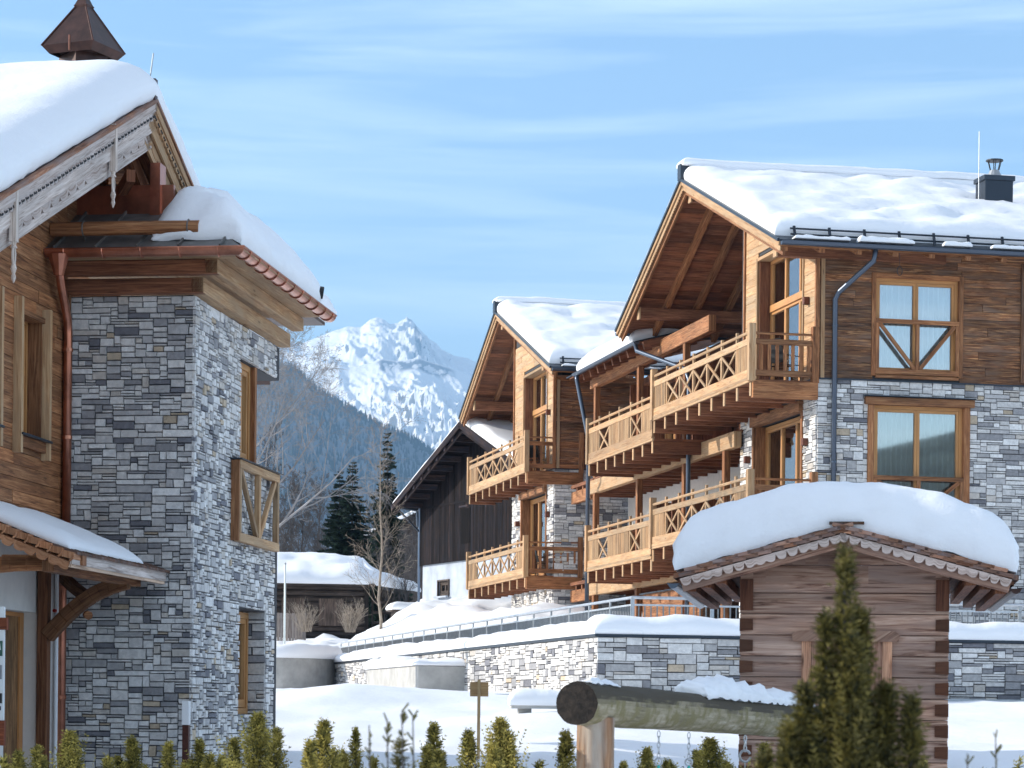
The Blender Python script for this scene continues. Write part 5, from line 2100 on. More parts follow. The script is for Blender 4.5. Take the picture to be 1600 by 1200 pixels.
# ------------------------------------------------------------ log swing frame
sw = thing('swing', 'swing frame of a thick mossy log resting on a bare log post', 'swing', (0, 0, 0))
A = Vector((.42, 16.5, .05)); B = Vector((2.9, 22.6, -.09))
m = MB()
n = 40
base = len(m.v)
def lg_(u, v):
    p = A.lerp(B, u)
    D = (B - A).normalized(); s1 = D.cross(Z).normalized(); s2 = s1.cross(D)
    a = 2 * pi * v
    r = .142 + .008 * fbm(p.x * 1.2 + cos(a) * 1.2, p.y * .8 + sin(a) * 1.2, 1, 3) + .005 * fbm(u * 14 + cos(a) * 4, sin(a) * 5, 6, 4)
    return p + s1 * cos(a) * r + s2 * sin(a) * r
m.grid(lg_, 120, 28)
MT = new_mat('mossy_log')
mm, t, p = MT
tc_ = t.nodes.new('ShaderNodeTexCoord'); mp_ = t.nodes.new('ShaderNodeMapping'); mp_.inputs['Scale'].default_value = (5, 1.6, 5); mp_.inputs['Rotation'].default_value = (0, 0, radians(22))
mp_.inputs['Scale'].default_value = (12, 16, 1); mp_.inputs['Rotation'].default_value = (0, 0, 0)
t.links.new(tc_.outputs['UV'], mp_.inputs[0])
n_ = t.nodes.new('ShaderNodeTexNoise'); n_.inputs['Scale'].default_value = 1; n_.inputs['Detail'].default_value = 9; n_.inputs['Roughness'].default_value = .7
t.links.new(mp_.outputs[0], n_.inputs['Vector'])
r_ = ramp(t, [(.3, (.10, .08, .05)), (.45, (.26, .22, .13)), (.55, (.38, .32, .22)), (.7, (.54, .47, .37))])
t.links.new(n_.outputs['Fac'], r_.inputs[0])
n3 = t.nodes.new('ShaderNodeTexNoise'); n3.inputs['Scale'].default_value = 9; n3.inputs['Detail'].default_value = 6
t.links.new(tc_.outputs['Object'], n3.inputs['Vector'])
r3 = ramp(t, [(.45, (0, 0, 0)), (.62, (1, 1, 1))]); t.links.new(n3.outputs['Fac'], r3.inputs[0])
c_ = mixc(t, r3.outputs[0], r_.outputs[0], (.22, .185, .085))
ge = t.nodes.new('ShaderNodeNewGeometry'); sx = t.nodes.new('ShaderNodeSeparateXYZ'); t.links.new(ge.outputs['True Normal'], sx.inputs[0])
ma = nd(t, 'ShaderNodeMath', operation='MULTIPLY_ADD'); t.links.new(n_.outputs['Fac'], ma.inputs[0]); ma.inputs[1].default_value = 1.3; t.links.new(sx.outputs['Z'], ma.inputs[2])
r5 = ramp(t, [(.0, (0, 0, 0)), (.72, (0, 0, 0)), (1.0, (1, 1, 1))]); t.links.new(ma.outputs[0], r5.inputs[0])
c_ = mixc(t, r5.outputs[0], c_, (.07, .055, .035))
t.links.new(c_, p.inputs['Base Color']); p.inputs['Roughness'].default_value = .95
bump(t, p, n_.outputs['Fac'], .8, .02)
obj('log_beam', m, mm, sw, smooth=True)
lb = sw.children[0]
m = MB()
D = (B - A).normalized(); s1 = D.cross(Z).normalized(); s2 = s1.cross(D)
ring = [lg_(0, k / 28) for k in range(28)]
for k in range(28):
    a, b = Vector(ring[k]), Vector(ring[(k + 1) % 28])
    for q in range(5):
        def I(pt, f): return A + (Vector(pt) - A) * f - D * (.012 * (1 - f) + .004)
        f0, f1 = q / 5, (q + 1) / 5
        g = RN.uniform(.6, 1.4)
        if q == 0: m.face([I(a, f1), I(b, f1), A - D * .016], c=(g, g, g))
        else: m.face([I(a, f0), I(a, f1), I(b, f1), I(b, f0)], c=(g, g, g))
obj('charred_end', m, simple('charred_wood', (.02, .014, .01), .95, 0, 30, .6, .02), lb)
m = MB()
def ps(u, v):
    a = 2 * pi * v
    r = .125 + .006 * sin(6 * a) + .006 * fbm(cos(a) * 2, sin(a) * 2, u * 1.5, 4)
    return (A.x + .13 + cos(a) * r, A.y + .28 + sin(a) * r, -2.3 + (2.26) * u)
m.grid(lambda u, v: ps(u, v), 30, 28, flip=True)
m.uv = [(a * 2.2, b * .8) for a, b in m.uv]
obj('log_post', m, wood('debarked_post', (.10, .05, .025), (.36, .20, .11), (.60, .46, .32), gscale=(1.2, 16), blotch=.5, weather=(.42, .36, .30)), sw, smooth=True)
# snow lying on the log
m = MB()
def onlog(a, b):
    t_ = .365 + a / 6.6
    q = A.lerp(B, t_)
    w = (b - .11)
    return q + s1 * (-w) + Z * (.128 - (w * 2.2) ** 2 * .35)
pillow(m, onlog, 2.9, .24, .15, r=.12, step=.05, amp=.07, fs=5, seed=3, bulge=.03, hfn=lambda a, b: 1.1 - .22 * a, rough=.02, rs=12)
obj('log_snow', m, M['snow'], sw, smooth=True)
m = MB()
pillow(m, lambda a, b: A.lerp(B, .015 + a / 6.6) + s1 * (-(b - .07)) + Z * (.135 - ((b - .07) * 2) ** 2 * .4), .55, .14, .03, r=.06, step=.05, amp=.04, fs=6, seed=8, bulge=.0, rough=.012, rs=14)
obj('log_snow', m, M['snow'], sw, smooth=True)


def swing_hanger(tb, label, teal):
    q = A.lerp(B, tb)
    t_ = thing('swing_hanger', label, 'swing chain', (q.x, q.y, q.z - .15), .3, 'hangers under the log beam')
    z = 0
    for k in range(5 if teal else 3):
        m = MB()
        h = .045
        a = (k % 2) * pi / 2
        pts = [(cos(a) * .011 * cos(th_), sin(a) * .011 * cos(th_), z - h / 2 + .026 * sin(th_)) for th_ in [2 * pi * i / 10 for i in range(11)]]
        m.tube(pts, .0035 if teal else .006, 5); obj('chain_link', m, M['chain'], t_)
        z -= .038
    m = MB()
    R_ = .026 if teal else .045
    m.tube([(R_ * cos(2 * pi * i / 20 + .4), 0, z - R_ + R_ * sin(2 * pi * i / 20 + .4)) for i in range(19 if not teal else 21)], .007 if teal else .010, 6)
    obj('ring', m, M['chain'], t_)
    if teal:
        m = MB(); m.tube([(0, 0, z - .05), (0, 0, z - .5)], .011, 8, c=(1, 1, 1)); obj('sleeve', m, M['teal'], t_)
    else:
        m = MB(); m.tube([(0, 0, z - .08), (0, 0, z - .5)], .006, 6); obj('chain', m, M['chain'], t_)
    return t_


swing_hanger(.248, 'left one of the two teal sleeved chains hanging under the mossy log', True)
swing_hanger(.351, 'right one of the two teal sleeved chains hanging under the mossy log', True)
swing_hanger(.564, 'silver hook ring on a short chain hanging under the log in front of the hut', False)

# ------------------------------------------------------------ old black barn
BTH = radians(24)
barn = thing('barn', 'old black boarded barn on a whitewashed base with snow on its steep gable roof', 'barn', (.0315, 90, 0), BTH)
BA, BZ = 2.6, 10.35
def bz(v): return BZ - abs(v - BA) * .385
m = MB()
boards(m, (0, 8.8, 5.5), -Y, -X, 8.8 + 4, 5.5, 10.6, .2, .05, [], topfn=lambda a: bz(8.8 - a) - .12, vertical=True, lo=.5, hi=1.4)
boards(m, (0, 8.8, 5.5), X, Y, 7, 5.5, 8.0, .2, .04, vertical=True, lo=.5, hi=1.5)
obj('board_wall', m, M['barn'], barn)
m = MB()
panel(m, (.06, 8.75, 3), -Y, -X, 12.7, 2.5, 7.8, [(1.65, 2.65, 4.28, 4.82)], th=.3)
m.box((.3, 8.4, 2.5), (7, 8.75, 7.8), c=(1, 1, 1))
wb = obj('whitewashed_base', m, M['barnwhite'], barn)
m = MB()
m.box((-.04, 4.75, 6.1), (-.06, 3.9, 7.4), c=(.35, .35, .35), axis=2); m.box((.01, 8.75, 7.62), (-.07, -4, 7.72)); m.box((-.0, 4.9, 7.45), (-.08, 4.1, 7.52), c=(4, 4, 4)); obj('trim_rail', m, M['barn'], barn)
window(barn, (.06, 6.6, 4.28), -Y, -X, 1.0, .54, recess=.08, trim=.06, curtain=None, trimmat='cabin', frame='cabin')
m = MB()
m.box((-.02, 7.2, 4.2), (-.12, 6.0, 4.26), c=(1, 1, 1)); obj('window_ledge', m, M['barnwhite'], barn)
for s_ in (1, -1):
    L_ = 6.7
    m = MB()
    for k in range(30):
        p = L_ * k / 30; q = L_ * (k + .96) / 30
        m.hexa([(-1.0, BA + s_ * p, bz(BA + p) - .1), (-1.0, BA + s_ * p, bz(BA + p) - .06), (-1.0, BA + s_ * q, bz(BA + q) - .06), (-1.0, BA + s_ * q, bz(BA + q) - .1), (8, BA + s_ * p, bz(BA + p) - .1), (8, BA + s_ * p, bz(BA + p) - .06), (8, BA + s_ * q, bz(BA + q) - .06), (8, BA + s_ * q, bz(BA + q) - .1)], c=tint(.6, 1.4))
    obj('roof_boarding', m, M['barn'], barn)
    A = Vector((-1.05, BA, BZ)); B = Vector((-1.05, BA + s_ * L_, bz(BA + L_)))
    up = Vector((0, s_ * .385, 1)).normalized()
    m = MB()
    m.beam(A - up * .1, B - up * .1, .05, .22, up=up, c=(2.2, 2.2, 2.2)); obj('bargeboard', m, M['barn'], barn)
    m = MB()
    m.beam(A + X * .12 - up * .28, B + X * .12 - up * .28, .05, .16, up=up, c=(1.6, 1.6, 1.6)); obj('bargeboard', m, M['barn'], barn)
    m = MB()
    pillow(m, lambda a, b: Vector((-1.0 + a, BA + s_ * b, bz(BA + b) + .0)), 9, L_, .26 if s_ > 0 else .4, r=.22, step=.4, amp=.05, bulge=.03); obj('roof_snow', m, M['snow'], barn, smooth=True)
m = MB()
for k in range(8):
    v = BA + (.8 + k * .75)
    m.box((-1.0, v - .1, bz(v) - .32), (0, v + .1, bz(v) - .12), c=tint(2.5, 4))
obj('purlin', m, M['barn'], barn)
m = MB(); m.tube([(-.9, 8.9, 7.7), (-.15, 8.9, 7.62), (-.1, 8.9, 7.0)], .05, 6); m.beam((-.9, 8.85, 7.6), (-.05, 8.85, 6.8), .05, .06)
m.tube([(-.05, 8.86, 7.7), (-.05, 8.86, 3.0)], .05, 6, c=(2, 2, 2)); obj('downpipe', m, M['pipe'], barn)

# ------------------------------------------------------------ low log cabin
cab = thing('log_cabin', 'low dark log cabin with a broad snow roof beyond the stone tower', 'cabin', (-6.0, 104, 0), radians(8))
m = MB()
for k in range(9):
    z = 3.0 + k * .24
    m.tube([(-7, 0, z), (.0, 0, z)], .125, 8, c=tint(.6, 1.4))
    m.tube([(-.0, .0, z + .12), (-.0, 5.5, z + .12)], .125, 8, c=tint(.6, 1.2))
m.box((-7, .1, 2.5), (-.0, .3, 5.1), c=(.4, .4, .4))
obj('log_wall', m, M['cabin'], cab)
m = MB()
m.box((-.05, -.2, 3.0), (.12, .15, 5.0), c=(.4, .4, .4)); obj('corner_post', m, M['cabin'], cab)
for a, b, c_ in ((-3.4, -2.5, 1.6), (-5.2, -4.4, .8), (-1.9, -.9, 1.9), (-4.3, -3.7, .6)):
    m = MB()
    m.box((a, -.2, 3.35), (b, -.12, 4.45), c=(c_, c_ * .95, c_ * .9), axis=2); obj('shutter', m, M['cabin'], cab)
m = MB()
m.box((-7.2, -.9, 4.92), (.3, -.6, 5.02)); m.hexa([(-7.2, -1.0, 4.95), (-7.2, -1.0, 5.0), (-7.2, 2.6, 6.1), (-7.2, 2.6, 6.05), (.3, -1.0, 4.95), (.3, -1.0, 5.0), (.0, 2.6, 6.1), (.0, 2.6, 6.05)])
m.hexa([(.3, -1.0, 4.95), (.3, -1.0, 5.0), (.0, 2.6, 6.1), (.0, 2.6, 6.05), (1.7, 5.6, 4.95), (1.7, 5.6, 5.0), (0, 2.7, 6.1), (0, 2.7, 6.05)])
obj('roof', m, M['cabin'], cab)
m = MB()
pillow(m, lambda a, b: Vector((-7.3 + a + max(0, 0) , -1.1 + b, 5.0 + .30 * b)), 7.35, 3.6, .42, r=.4, step=.25, amp=.16, fs=.8, seed=2, bulge=.05)
def hipe(a, b):
    q = b / 3.6
    return Vector((.0 + a * (1 - q * .75) * 1.0, -.9 + b + a * .55, 5.02 + 1.05 * q - a * (.10 + .18 * q)))
pillow(m, hipe, 2.3, 3.6, .40, r=.35, step=.2, amp=.08, seed=6, bulge=.06)
obj('roof_snow', m, M['snow'], cab, smooth=True)
m = MB()
for k in range(4):
    z = 3.1 + k * .42
    m.tube([(.3, .2, z), (2.0, 1.6, z + RN.uniform(-.05, .05))], .07, 6, c=tint(.8, 1.6))
for k in range(5):
    m.beam((.3 + k * .4, .2 + k * .33, 2.9), (.3 + k * .4, .2 + k * .33, 4.9), .07, .07)
obj('lean_to_rack', m, M['cabin'], cab)

fen = thing('plank_fence', 'low silvered plank fence in front of the dark log cabin', 'fence', (-9.9, 99, 2.9), radians(4))
for k in range(17):
    m = MB()
    m.box((k * .112, 0, -.3), (k * .112 + .1, .03, .78 + RN.uniform(-.02, .02)), c=tint(.45, .6)); obj('plank', m, M['grey'], fen)
m = MB(); m.box((0, .03, .55), (1.95, .07, .65), c=(.5, .5, .5)); obj('rail', m, M['grey'], fen)
pl = thing('marker_pole', 'thin white marker pole standing in the snow before the log cabin', 'pole', (-7.31, 82, 1.9))
m = MB(); m.tube([(0, 0, 0), (0, 0, 2.74)], [.035, .03], 8, c=(.9, 1, 1)); obj('shaft', m, M['white'], pl, smooth=True)
m = MB(); m.tube([(0, 0, 2.7), (0, 0, 2.76)], .036, 8); obj('cap', m, M['steel'], pl)
ptb = thing('picnic_table', 'snow covered picnic table beside the young bare tree', 'table', (-4.0, 93, 3.0), .3)
m = MB(); m.box((-.5, -.4, .55), (1.2, .5, .6), c=(1, 1, 1)); obj('table_top', m, M['cabin'], ptb)
for a in (-.3, 1.0):
    m = MB(); m.box((a - .04, -.3, -.2), (a + .04, .4, .55)); obj('leg', m, M['cabin'], ptb)
m = MB(); pillow(m, lambda a, b: Vector((-.5 + a, -.4 + b, .6)), 1.7, .9, .3, r=.25, step=.15, amp=.06); obj('snow_cap', m, M['snow'], ptb, smooth=True)

# house far behind the trees
fh = thing('house', 'distant house showing only its snowy gable roof between the fir trees and the barn', 'house', (-5.2, 150, 0), radians(-12))
m = MB()
for s_ in (1, -1):
    m.hexa([(0, 0, 11.6), (0, 0, 11.8), (0, 9, 11.8), (0, 9, 11.6), (s_ * 4.6, 0, 9.5), (s_ * 4.6, 0, 9.7), (s_ * 4.6, 9, 9.7), (s_ * 4.6, 9, 9.5)], c=(1, 1, 1))
obj('roof', m, M['barn'], fh)
m = MB()
panel(m, (-4, .8, 3), X, -Y, 8, 3, 11.4, [], topfn=lambda a: 11.5 - abs(a - 4) * .46); obj('wall', m, M['cabin'], fh)
for s_ in (1, -1):
    m = MB()
    pillow(m, lambda a, b: Vector((s_ * a, -.1 + b, 11.8 - .456 * a)), 4.7, 9, .3, r=.3, step=.4); obj('roof_snow', m, M['snow'], fh, smooth=True)

# ------------------------------------------------------------ trees
def branch(mb, p, d, L, r, depth, rn, droop=0.0, twig=3, spread=.6, col=(1, 1, 1), minr=.003):
    n = 5 if depth > 1 else 3
    pts = [Vector(p)]; rads = [r]
    d = Vector(d).normalized()
    for i in range(n):
        d = (d + Vector((rn.uniform(-1, 1), rn.uniform(-1, 1), rn.uniform(-.6, 1))) * .13 + Z * (.08 if depth > 1 else -droop)).normalized()
        pts.append(pts[-1] + d * (L / n))
        rads.append(max(minr, r * (1 - .75 * (i + 1) / n)))
    mb.tube(pts, rads, 6 if r > .04 else (4 if r > .012 else 3), cap=False, c=col)
    if depth <= 0: return
    
    k = twig + depth
    for i in range(k):
        t = .25 + .75 * (i + rn.random() * .8) / k
        q = min(n - 1, int(t * n)); f = t * n - q
        pt = pts[q].lerp(pts[q + 1], min(1, f))
        ax = (pts[q + 1] - pts[q]).normalized()
        side = ax.orthogonal().normalized()
        side.rotate(Matrix.Rotation(rn.uniform(0, 2 * pi), 3, ax))
        nd_ = (ax * (1 - spread * .5) + side * spread).normalized()
        branch(mb, pt, nd_, L * rn.uniform(.38, .62) * (1.1 - t * .4), max(minr, rads[q] * .55), depth - 1, rn, droop, twig, spread, col, minr)


def bare_tree(name, label, loc, H, r, seed, group=None, limbs=14, depth=3, droop=.05, lean=(0, 0), start=.25, mat='barkb', up=.55, width=.35, minr=.004, cat='tree', twig=3, limbr=.5):
    rn = random.Random(seed)
    t_ = thing(name, label, cat, loc, 0, group)
    pts = []; rd = []
    n = 10
    for i in range(n + 1):
        f = i / n
        pts.append(Vector((lean[0] * f * H + rn.uniform(-.01, .01) * H * (f > 0), lean[1] * f * H + rn.uniform(-.01, .01) * H * (f > 0), H * f)))
        rd.append(r * (1 - .9 * f))
    m = MB(); m.tube(pts, rd, 8, cap=False)
    obj('trunk', m, M[mat], t_, smooth=True)
    m = MB()
    for k in range(limbs):
        f = start + (1 - start) * (k + rn.random()) / limbs
        i = min(n - 1, int(f * n))
        p = pts[i].lerp(pts[i + 1], f * n - i)
        a = k * 2.4 + rn.uniform(-.5, .5)
        branch(m, p, (cos(a) * (1 - up), sin(a) * (1 - up), up), H * width * (1.15 - f * .75), max(minr * 1.5, rd[i] * limbr), depth, rn, droop, twig, .6, (1, 1, 1), minr)
    obj('crown', m, M[mat], t_)
    return t_


def conifer(name, label, loc, H, Rb, seed, group=None, cards=50, whorls=50, droop=.25, snow=.0):
    rn = random.Random(seed)
    t_ = thing(name, label, 'tree', loc, 0, group)
    m = MB(); m.tube([(0, 0, 0), (0, 0, H * .5), (0, 0, H)], [H * .018, H * .01, .01], 7)
    obj('trunk', m, M['barkb'], t_)
    m = MB()
    for w in range(whorls):
        f = (w + rn.random() * .6) / whorls
        z = H * (.06 + .94 * f)
        R_ = Rb * (1 - f) ** .85 * rn.uniform(.75, 1.15) + .06
        nb_ = max(4, int(15 * (1 - f * .5)))
        for k in range(nb_):
            a = rn.uniform(0, 2 * pi)
            L = R_ * rn.uniform(.65, 1.1)
            ax = Vector((cos(a), sin(a), 0)); sd_ = Vector((-sin(a), cos(a), 0))
            nn = max(3, int(cards * L / Rb))
            for i in range(nn):
                g = (i + rn.random()) / nn
                z2 = -droop * L * g + .18 * L * g * g
                c0 = ax * (L * g) + Z * (z + z2)
                w_ = L * .26 * (1.05 - g) + .05
                s_ = rn.choice((-1, 1))
                tip = c0 + sd_ * s_ * w_ + ax * w_ * .8 - Z * rn.uniform(.0, .35) * w_
                q = rn.uniform(.35, .65) * (.35 + w_)
                cc = rn.uniform(0, 1)
                m.face([c0 - ax * q * .4, c0 + ax * q * .6 + Z * q * .3, tip + Z * rn.uniform(-.3, .3) * q, ], c=(cc, cc, cc), uvs=[(0, 0)] * 3)
    obj('crown', m, M['fir'], t_)
    return t_


birch = bare_tree('birch_tree', 'large bare birch with fine drooping twigs reaching out from behind the stone tower', (-6.7, 60, -.2), 9.0, .15, 5, limbs=20, depth=4, droop=.10, lean=(.02, 0), start=.36, up=.46, width=.52, minr=.003, twig=3, mat='birch', limbr=.4)
conifer('fir_tree', 'left one of the pair of dark firs behind the log cabin', (-8.25, 121, 3.2), 8.1, 1.9, 3, 'dark firs behind the cabin')
conifer('fir_tree', 'right one of the pair of dark firs behind the log cabin', (-7.55, 119.5, 3.2), 8.4, 1.8, 4, 'dark firs behind the cabin')
conifer('fir_tree', 'tall narrow spruce behind the young bare tree, left of the black barn', (-5.75, 116, 3.2), 9.4, 1.35, 8, 'dark firs behind the cabin', droop=.55)
yt = bare_tree('young_tree', 'young bare tree with pale straight trunk before the dark firs', (-4.55, 88, 2.3), 7.4, .062, 12, limbs=34, depth=2, droop=-.02, start=.12, mat='barkl', up=.42, width=.2, limbr=.22, minr=.004, twig=3)
protos = []
for s_, (H, w) in enumerate(((8.2, .3), (7.4, .34), (9, .28))):
    protos.append((H, w))
first = {}
tl = [(-11.4, 132, 0, 1.0), (-10.6, 128, 1, 1.05), (-10.1, 133, 2, .9), (-9.7, 127, 0, .85), (-9.0, 131, 1, .95), (-11.9, 126, 2, 1.1), (-7.0, 130, 1, .95), (-6.4, 127, 2, .78), (-5.1, 129, 0, .8), (-4.6, 124, 1, .7), (-10.9, 122, 1, .75), (-5.4, 108, 0, .5), (-4.4, 104, 1, .5)]
order = ['leftmost', 'second', 'third', 'fourth']
for i, (x, y, k, s_) in enumerate(sorted(tl)):
    lab = 'bare grey tree in the thicket behind the log cabin, number %s from the left' % ['one', 'two', 'three', 'four', 'five', 'six', 'seven', 'eight', 'nine', 'ten', 'eleven', 'twelve', 'thirteen'][i]
    if k not in first:
        H, w = protos[k]
        first[k] = bare_tree('bare_tree', lab, (x, y, 3.2), H, .09, 30 + k, 'bare trees in the thicket', limbs=20, depth=3, droop=.02, start=.12, up=.68, width=w, minr=.007)
        first[k].scale = (s_, s_, s_)
    else:
        copy_tree(first[k], (x, y, 3.2), i * 1.3, s_, lab)


def shrub(name, label, loc, H, W0, seed, n=40):
    rn = random.Random(seed)
    t_ = thing(name, label, 'shrub', loc)
    m = MB()
    for k in range(n):
        a = rn.uniform(0, 2 * pi); o = rn.uniform(0, .25) * W0
        branch(m, (cos(a) * o, sin(a) * o, 0), (cos(a) * rn.uniform(.1, .7), sin(a) * rn.uniform(.1, .7), 1), H * rn.uniform(.6, 1), .014, 1, rn, 0, 2, .5, (1, 1, 1), .005)
    obj('stems', m, M['barkl'], t_)
    return t_


shrub('bare_shrub', 'bare twiggy shrub in front of the plank fence', (-7.85, 97, 2.9), 1.15, 1.0, 3)
shrub('bare_shrub', 'bare twiggy shrub against the right end of the log cabin', (-6.2, 97, 2.9), 1.2, 1.0, 7, 60)


# ------------------------------------------------------------ thuja hedge
def thuja(name, label, loc, leaders, seed, group=None, leaf=.016, mat='thuja', dens=1.0):
    """leaders: (dx, dy, height, radius) of each pointed shoot of the bush"""
    rn = random.Random(seed)
    t_ = thing(name, label, 'shrub', loc, 0, group)
    m = MB()
    for dx, dy, H, Rb in leaders:
        m.tube([(dx * .3, dy * .3, 0), (dx, dy, H * .5), (dx, dy, H * .93)], [.02, .012, .004], 6)
    obj('trunk', m, M['barkb'], t_)
    m = MB()
    for dx, dy, H, Rb in leaders:
        sprays = int(1700 * Rb * dens * H / 1.6)
        for k in range(sprays):
            f = rn.random() ** .75
            z = H * (.10 + .86 * f)
            R_ = Rb * (min(1, (1 - f) * 1.5) ** .95) * rn.uniform(.8, 1.1) + .008
            a = rn.uniform(0, 2 * pi)
            R_ *= .62 + .75 * max(0, noise.noise(Vector((cos(a) * 1.6 + seed, sin(a) * 1.6 + dx * 9, z * 5.5))) + .42)
            o = Vector((cos(a), sin(a), 0)) * R_ * rn.uniform(.05, .6)
            wild = rn.random() < .32
            L = (R_ * rn.uniform(.5, .95) + .035) * (rn.uniform(1.3, 2.1) if wild else 1)
            d = Vector((cos(a) * .6, sin(a) * .6, rn.uniform(.7, 1.7))).normalized()
            side = d.cross(Vector((rn.uniform(-1, 1), rn.uniform(-1, 1), rn.uniform(-1, 1)))).normalized()
            p = Vector((dx, dy, z)) + o - d * L * .3
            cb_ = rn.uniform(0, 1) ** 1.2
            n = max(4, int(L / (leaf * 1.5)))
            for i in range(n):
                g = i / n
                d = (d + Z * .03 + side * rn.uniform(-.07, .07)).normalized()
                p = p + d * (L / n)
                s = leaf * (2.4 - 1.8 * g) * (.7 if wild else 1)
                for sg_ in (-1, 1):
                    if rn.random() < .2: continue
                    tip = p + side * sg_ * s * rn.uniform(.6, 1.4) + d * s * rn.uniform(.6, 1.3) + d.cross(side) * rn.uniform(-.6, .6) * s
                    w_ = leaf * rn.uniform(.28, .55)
                    cc = min(1, max(0, .75 * cb_ + .4 * g + rn.uniform(-.25, .12)))  # paler towards the tip: sunlit tips and dark inside put into the colour
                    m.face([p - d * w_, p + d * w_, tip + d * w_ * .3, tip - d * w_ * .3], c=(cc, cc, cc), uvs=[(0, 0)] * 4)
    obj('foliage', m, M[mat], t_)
    return t_


def px(x, Y_):     # world x of an image column at a distance, for spacing the hedge
    return (x - 800) / 4000 * Y_


G_ = 'thujas of the foreground hedge'
TB = [thuja('thuja', 'x', (0, 0, -5), [(0, 0, 1.7, .36), (.2, .05, 1.5, .22), (-.22, -.04, 1.56, .2), (.4, .1, 1.44, .2), (-.42, .1, 1.34, .2)], 21, G_),
      thuja('thuja', 'x', (0, 0, -5), [(0, 0, 1.6, .42), (.22, -.05, 1.5, .24), (-.26, .04, 1.42, .26), (.46, .05, 1.42, .2), (-.45, 0, 1.3, .22)], 22, G_),
      thuja('thuja', 'x', (0, 0, -5), [(0, 0, 1.75, .27), (.13, 0, 1.6, .24), (-.18, 0, 1.55, .24)], 23, G_),
      thuja('thuja', 'x', (0, 0, -5), [(0, 0, 1.7, .07), (.09, 0, 1.55, .06), (-.1, 0, 1.5, .07)], 24, G_)]
HG = [(30, 1163, 18.5, 0, .9, 'leftmost thuja of the hedge, below the white wall'), (70, 1172, 19.5, 2, .7, 'small thuja under the copper downpipe'), (110, 1133, 18, 1, 1.0, 'bushy sunlit thuja right of the copper downpipe'),
      (207, 1140, 18.5, 0, 1, 'left one of the sunlit thujas before the shaded tower face'), (263, 1147, 18, 2, 1, 'thin sunlit thuja before the tower corner'), (312, 1142, 18.5, 2, 1, 'slender thuja beside the path light'),
      (347, 1170, 19, 1, .8, 'low thuja right of the path light'), (403, 1100, 17.5, 1, 1, 'tall golden thuja at the right edge of the stone tower'), (507, 1108, 17, 0, 1, 'dark green thuja on the snow right of the tower'), (556, 1122, 18, 2, .8, 'thin sparse thuja left of the blurred twigs'),
      (678, 1112, 17.5, 2, 1, 'slender thuja left of the wooden sign'), (733, 1122, 17, 0, .9, 'leaning thuja below the wooden sign'), (783, 1104, 16.8, 1, 1, 'broad thuja just right of the wooden sign'), (884, 1122, 17.2, 0, .9, 'golden thuja left of the log post'),
      (975, 1170, 17.5, 2, .8, 'small thuja right of the log post'), (1012, 1150, 18.5, 1, .8, 'thuja behind the left teal chain'), (1110, 1135, 20, 1, 1.2, 'dense golden thuja behind the right teal chain'), (1195, 1140, 20, 0, 1, 'thuja behind the silver ring, left of the dark blurred thuja'),
      (1445, 1165, 19, 2, .8, 'thin thuja tip in front of the hut corner'), (1540, 1172, 17, 3, 1, 'sparse thuja tip at the lower right'), (1592, 1150, 16, 3, 1, 'sparse thuja at the right edge')]
base_h = [1.7, 1.6, 1.75, 1.7]
for i, (x_, y_, Y_, k, s_, lab) in enumerate(HG):
    zt = (1110 - y_) / 4000 * Y_
    s2 = 1.0
    loc = (px(x_, Y_) + (1110 - y_) * .00, Y_, zt - base_h[k] * 1.03)
    sc = (s_, s_, 1.0)
    copy_tree(TB[k], loc, i * 1.7, sc, lab)
for t_ in TB:
    for c in list(t_.children):
        bpy.data.objects.remove(c)
    bpy.data.objects.remove(t_)
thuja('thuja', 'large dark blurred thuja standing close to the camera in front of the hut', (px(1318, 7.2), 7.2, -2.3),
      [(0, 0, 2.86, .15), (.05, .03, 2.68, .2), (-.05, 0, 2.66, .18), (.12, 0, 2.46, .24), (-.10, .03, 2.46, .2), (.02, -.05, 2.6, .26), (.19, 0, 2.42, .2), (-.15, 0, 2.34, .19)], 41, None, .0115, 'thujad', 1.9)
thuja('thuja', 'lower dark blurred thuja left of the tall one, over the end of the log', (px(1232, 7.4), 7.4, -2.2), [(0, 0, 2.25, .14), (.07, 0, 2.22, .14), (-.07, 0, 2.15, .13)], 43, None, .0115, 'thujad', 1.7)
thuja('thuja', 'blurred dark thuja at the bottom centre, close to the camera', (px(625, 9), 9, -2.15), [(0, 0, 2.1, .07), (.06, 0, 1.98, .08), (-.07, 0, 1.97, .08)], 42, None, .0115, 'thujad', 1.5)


def twig_plant(label, loc, H, seed):
    rn = random.Random(seed)
    t_ = thing('leafy_twig', label, 'twig', loc, 0, 'blurred twigs near the camera')
    m = MB(); m.tube([(0, 0, 0), (.01, 0, H * .6), (0, .0, H)], [.006, .004, .002], 5); obj('stem', m, M['barkb'], t_)
    m = MB()
    for k in range(30):
        z = H * (.55 + .45 * rn.random()); a = rn.uniform(0, 6.28); L = rn.uniform(.015, .035)
        p = Vector((0, 0, z)); d = Vector((cos(a) * .6, sin(a) * .6, .8)).normalized(); s = d.orthogonal().normalized() * .004
        m.face([p - s, p + s, p + d * L + s, p + d * L - s], c=(.1, .1, .1))
    obj('leaves', m, M['thuja'], t_)


for i, (x_, y_, lab) in enumerate(((577, 1135, 'leftmost blurred twig tip above the bottom edge'), (605, 1125, 'second blurred twig tip, short and thin'), (628, 1112, 'tallest blurred dark twig tip left of centre'), (645, 1118, 'rightmost blurred twig of the bottom centre group'), (1512, 1170, 'blurred dark twig at the lower right, left one'), (1556, 1140, 'taller blurred dark twig at the lower right'))):
    Y_ = 8.0
    twig_plant(lab, (px(x_, Y_), Y_, (1110 - y_) / 4000 * Y_ - 1.0), 1.0, 60 + i)

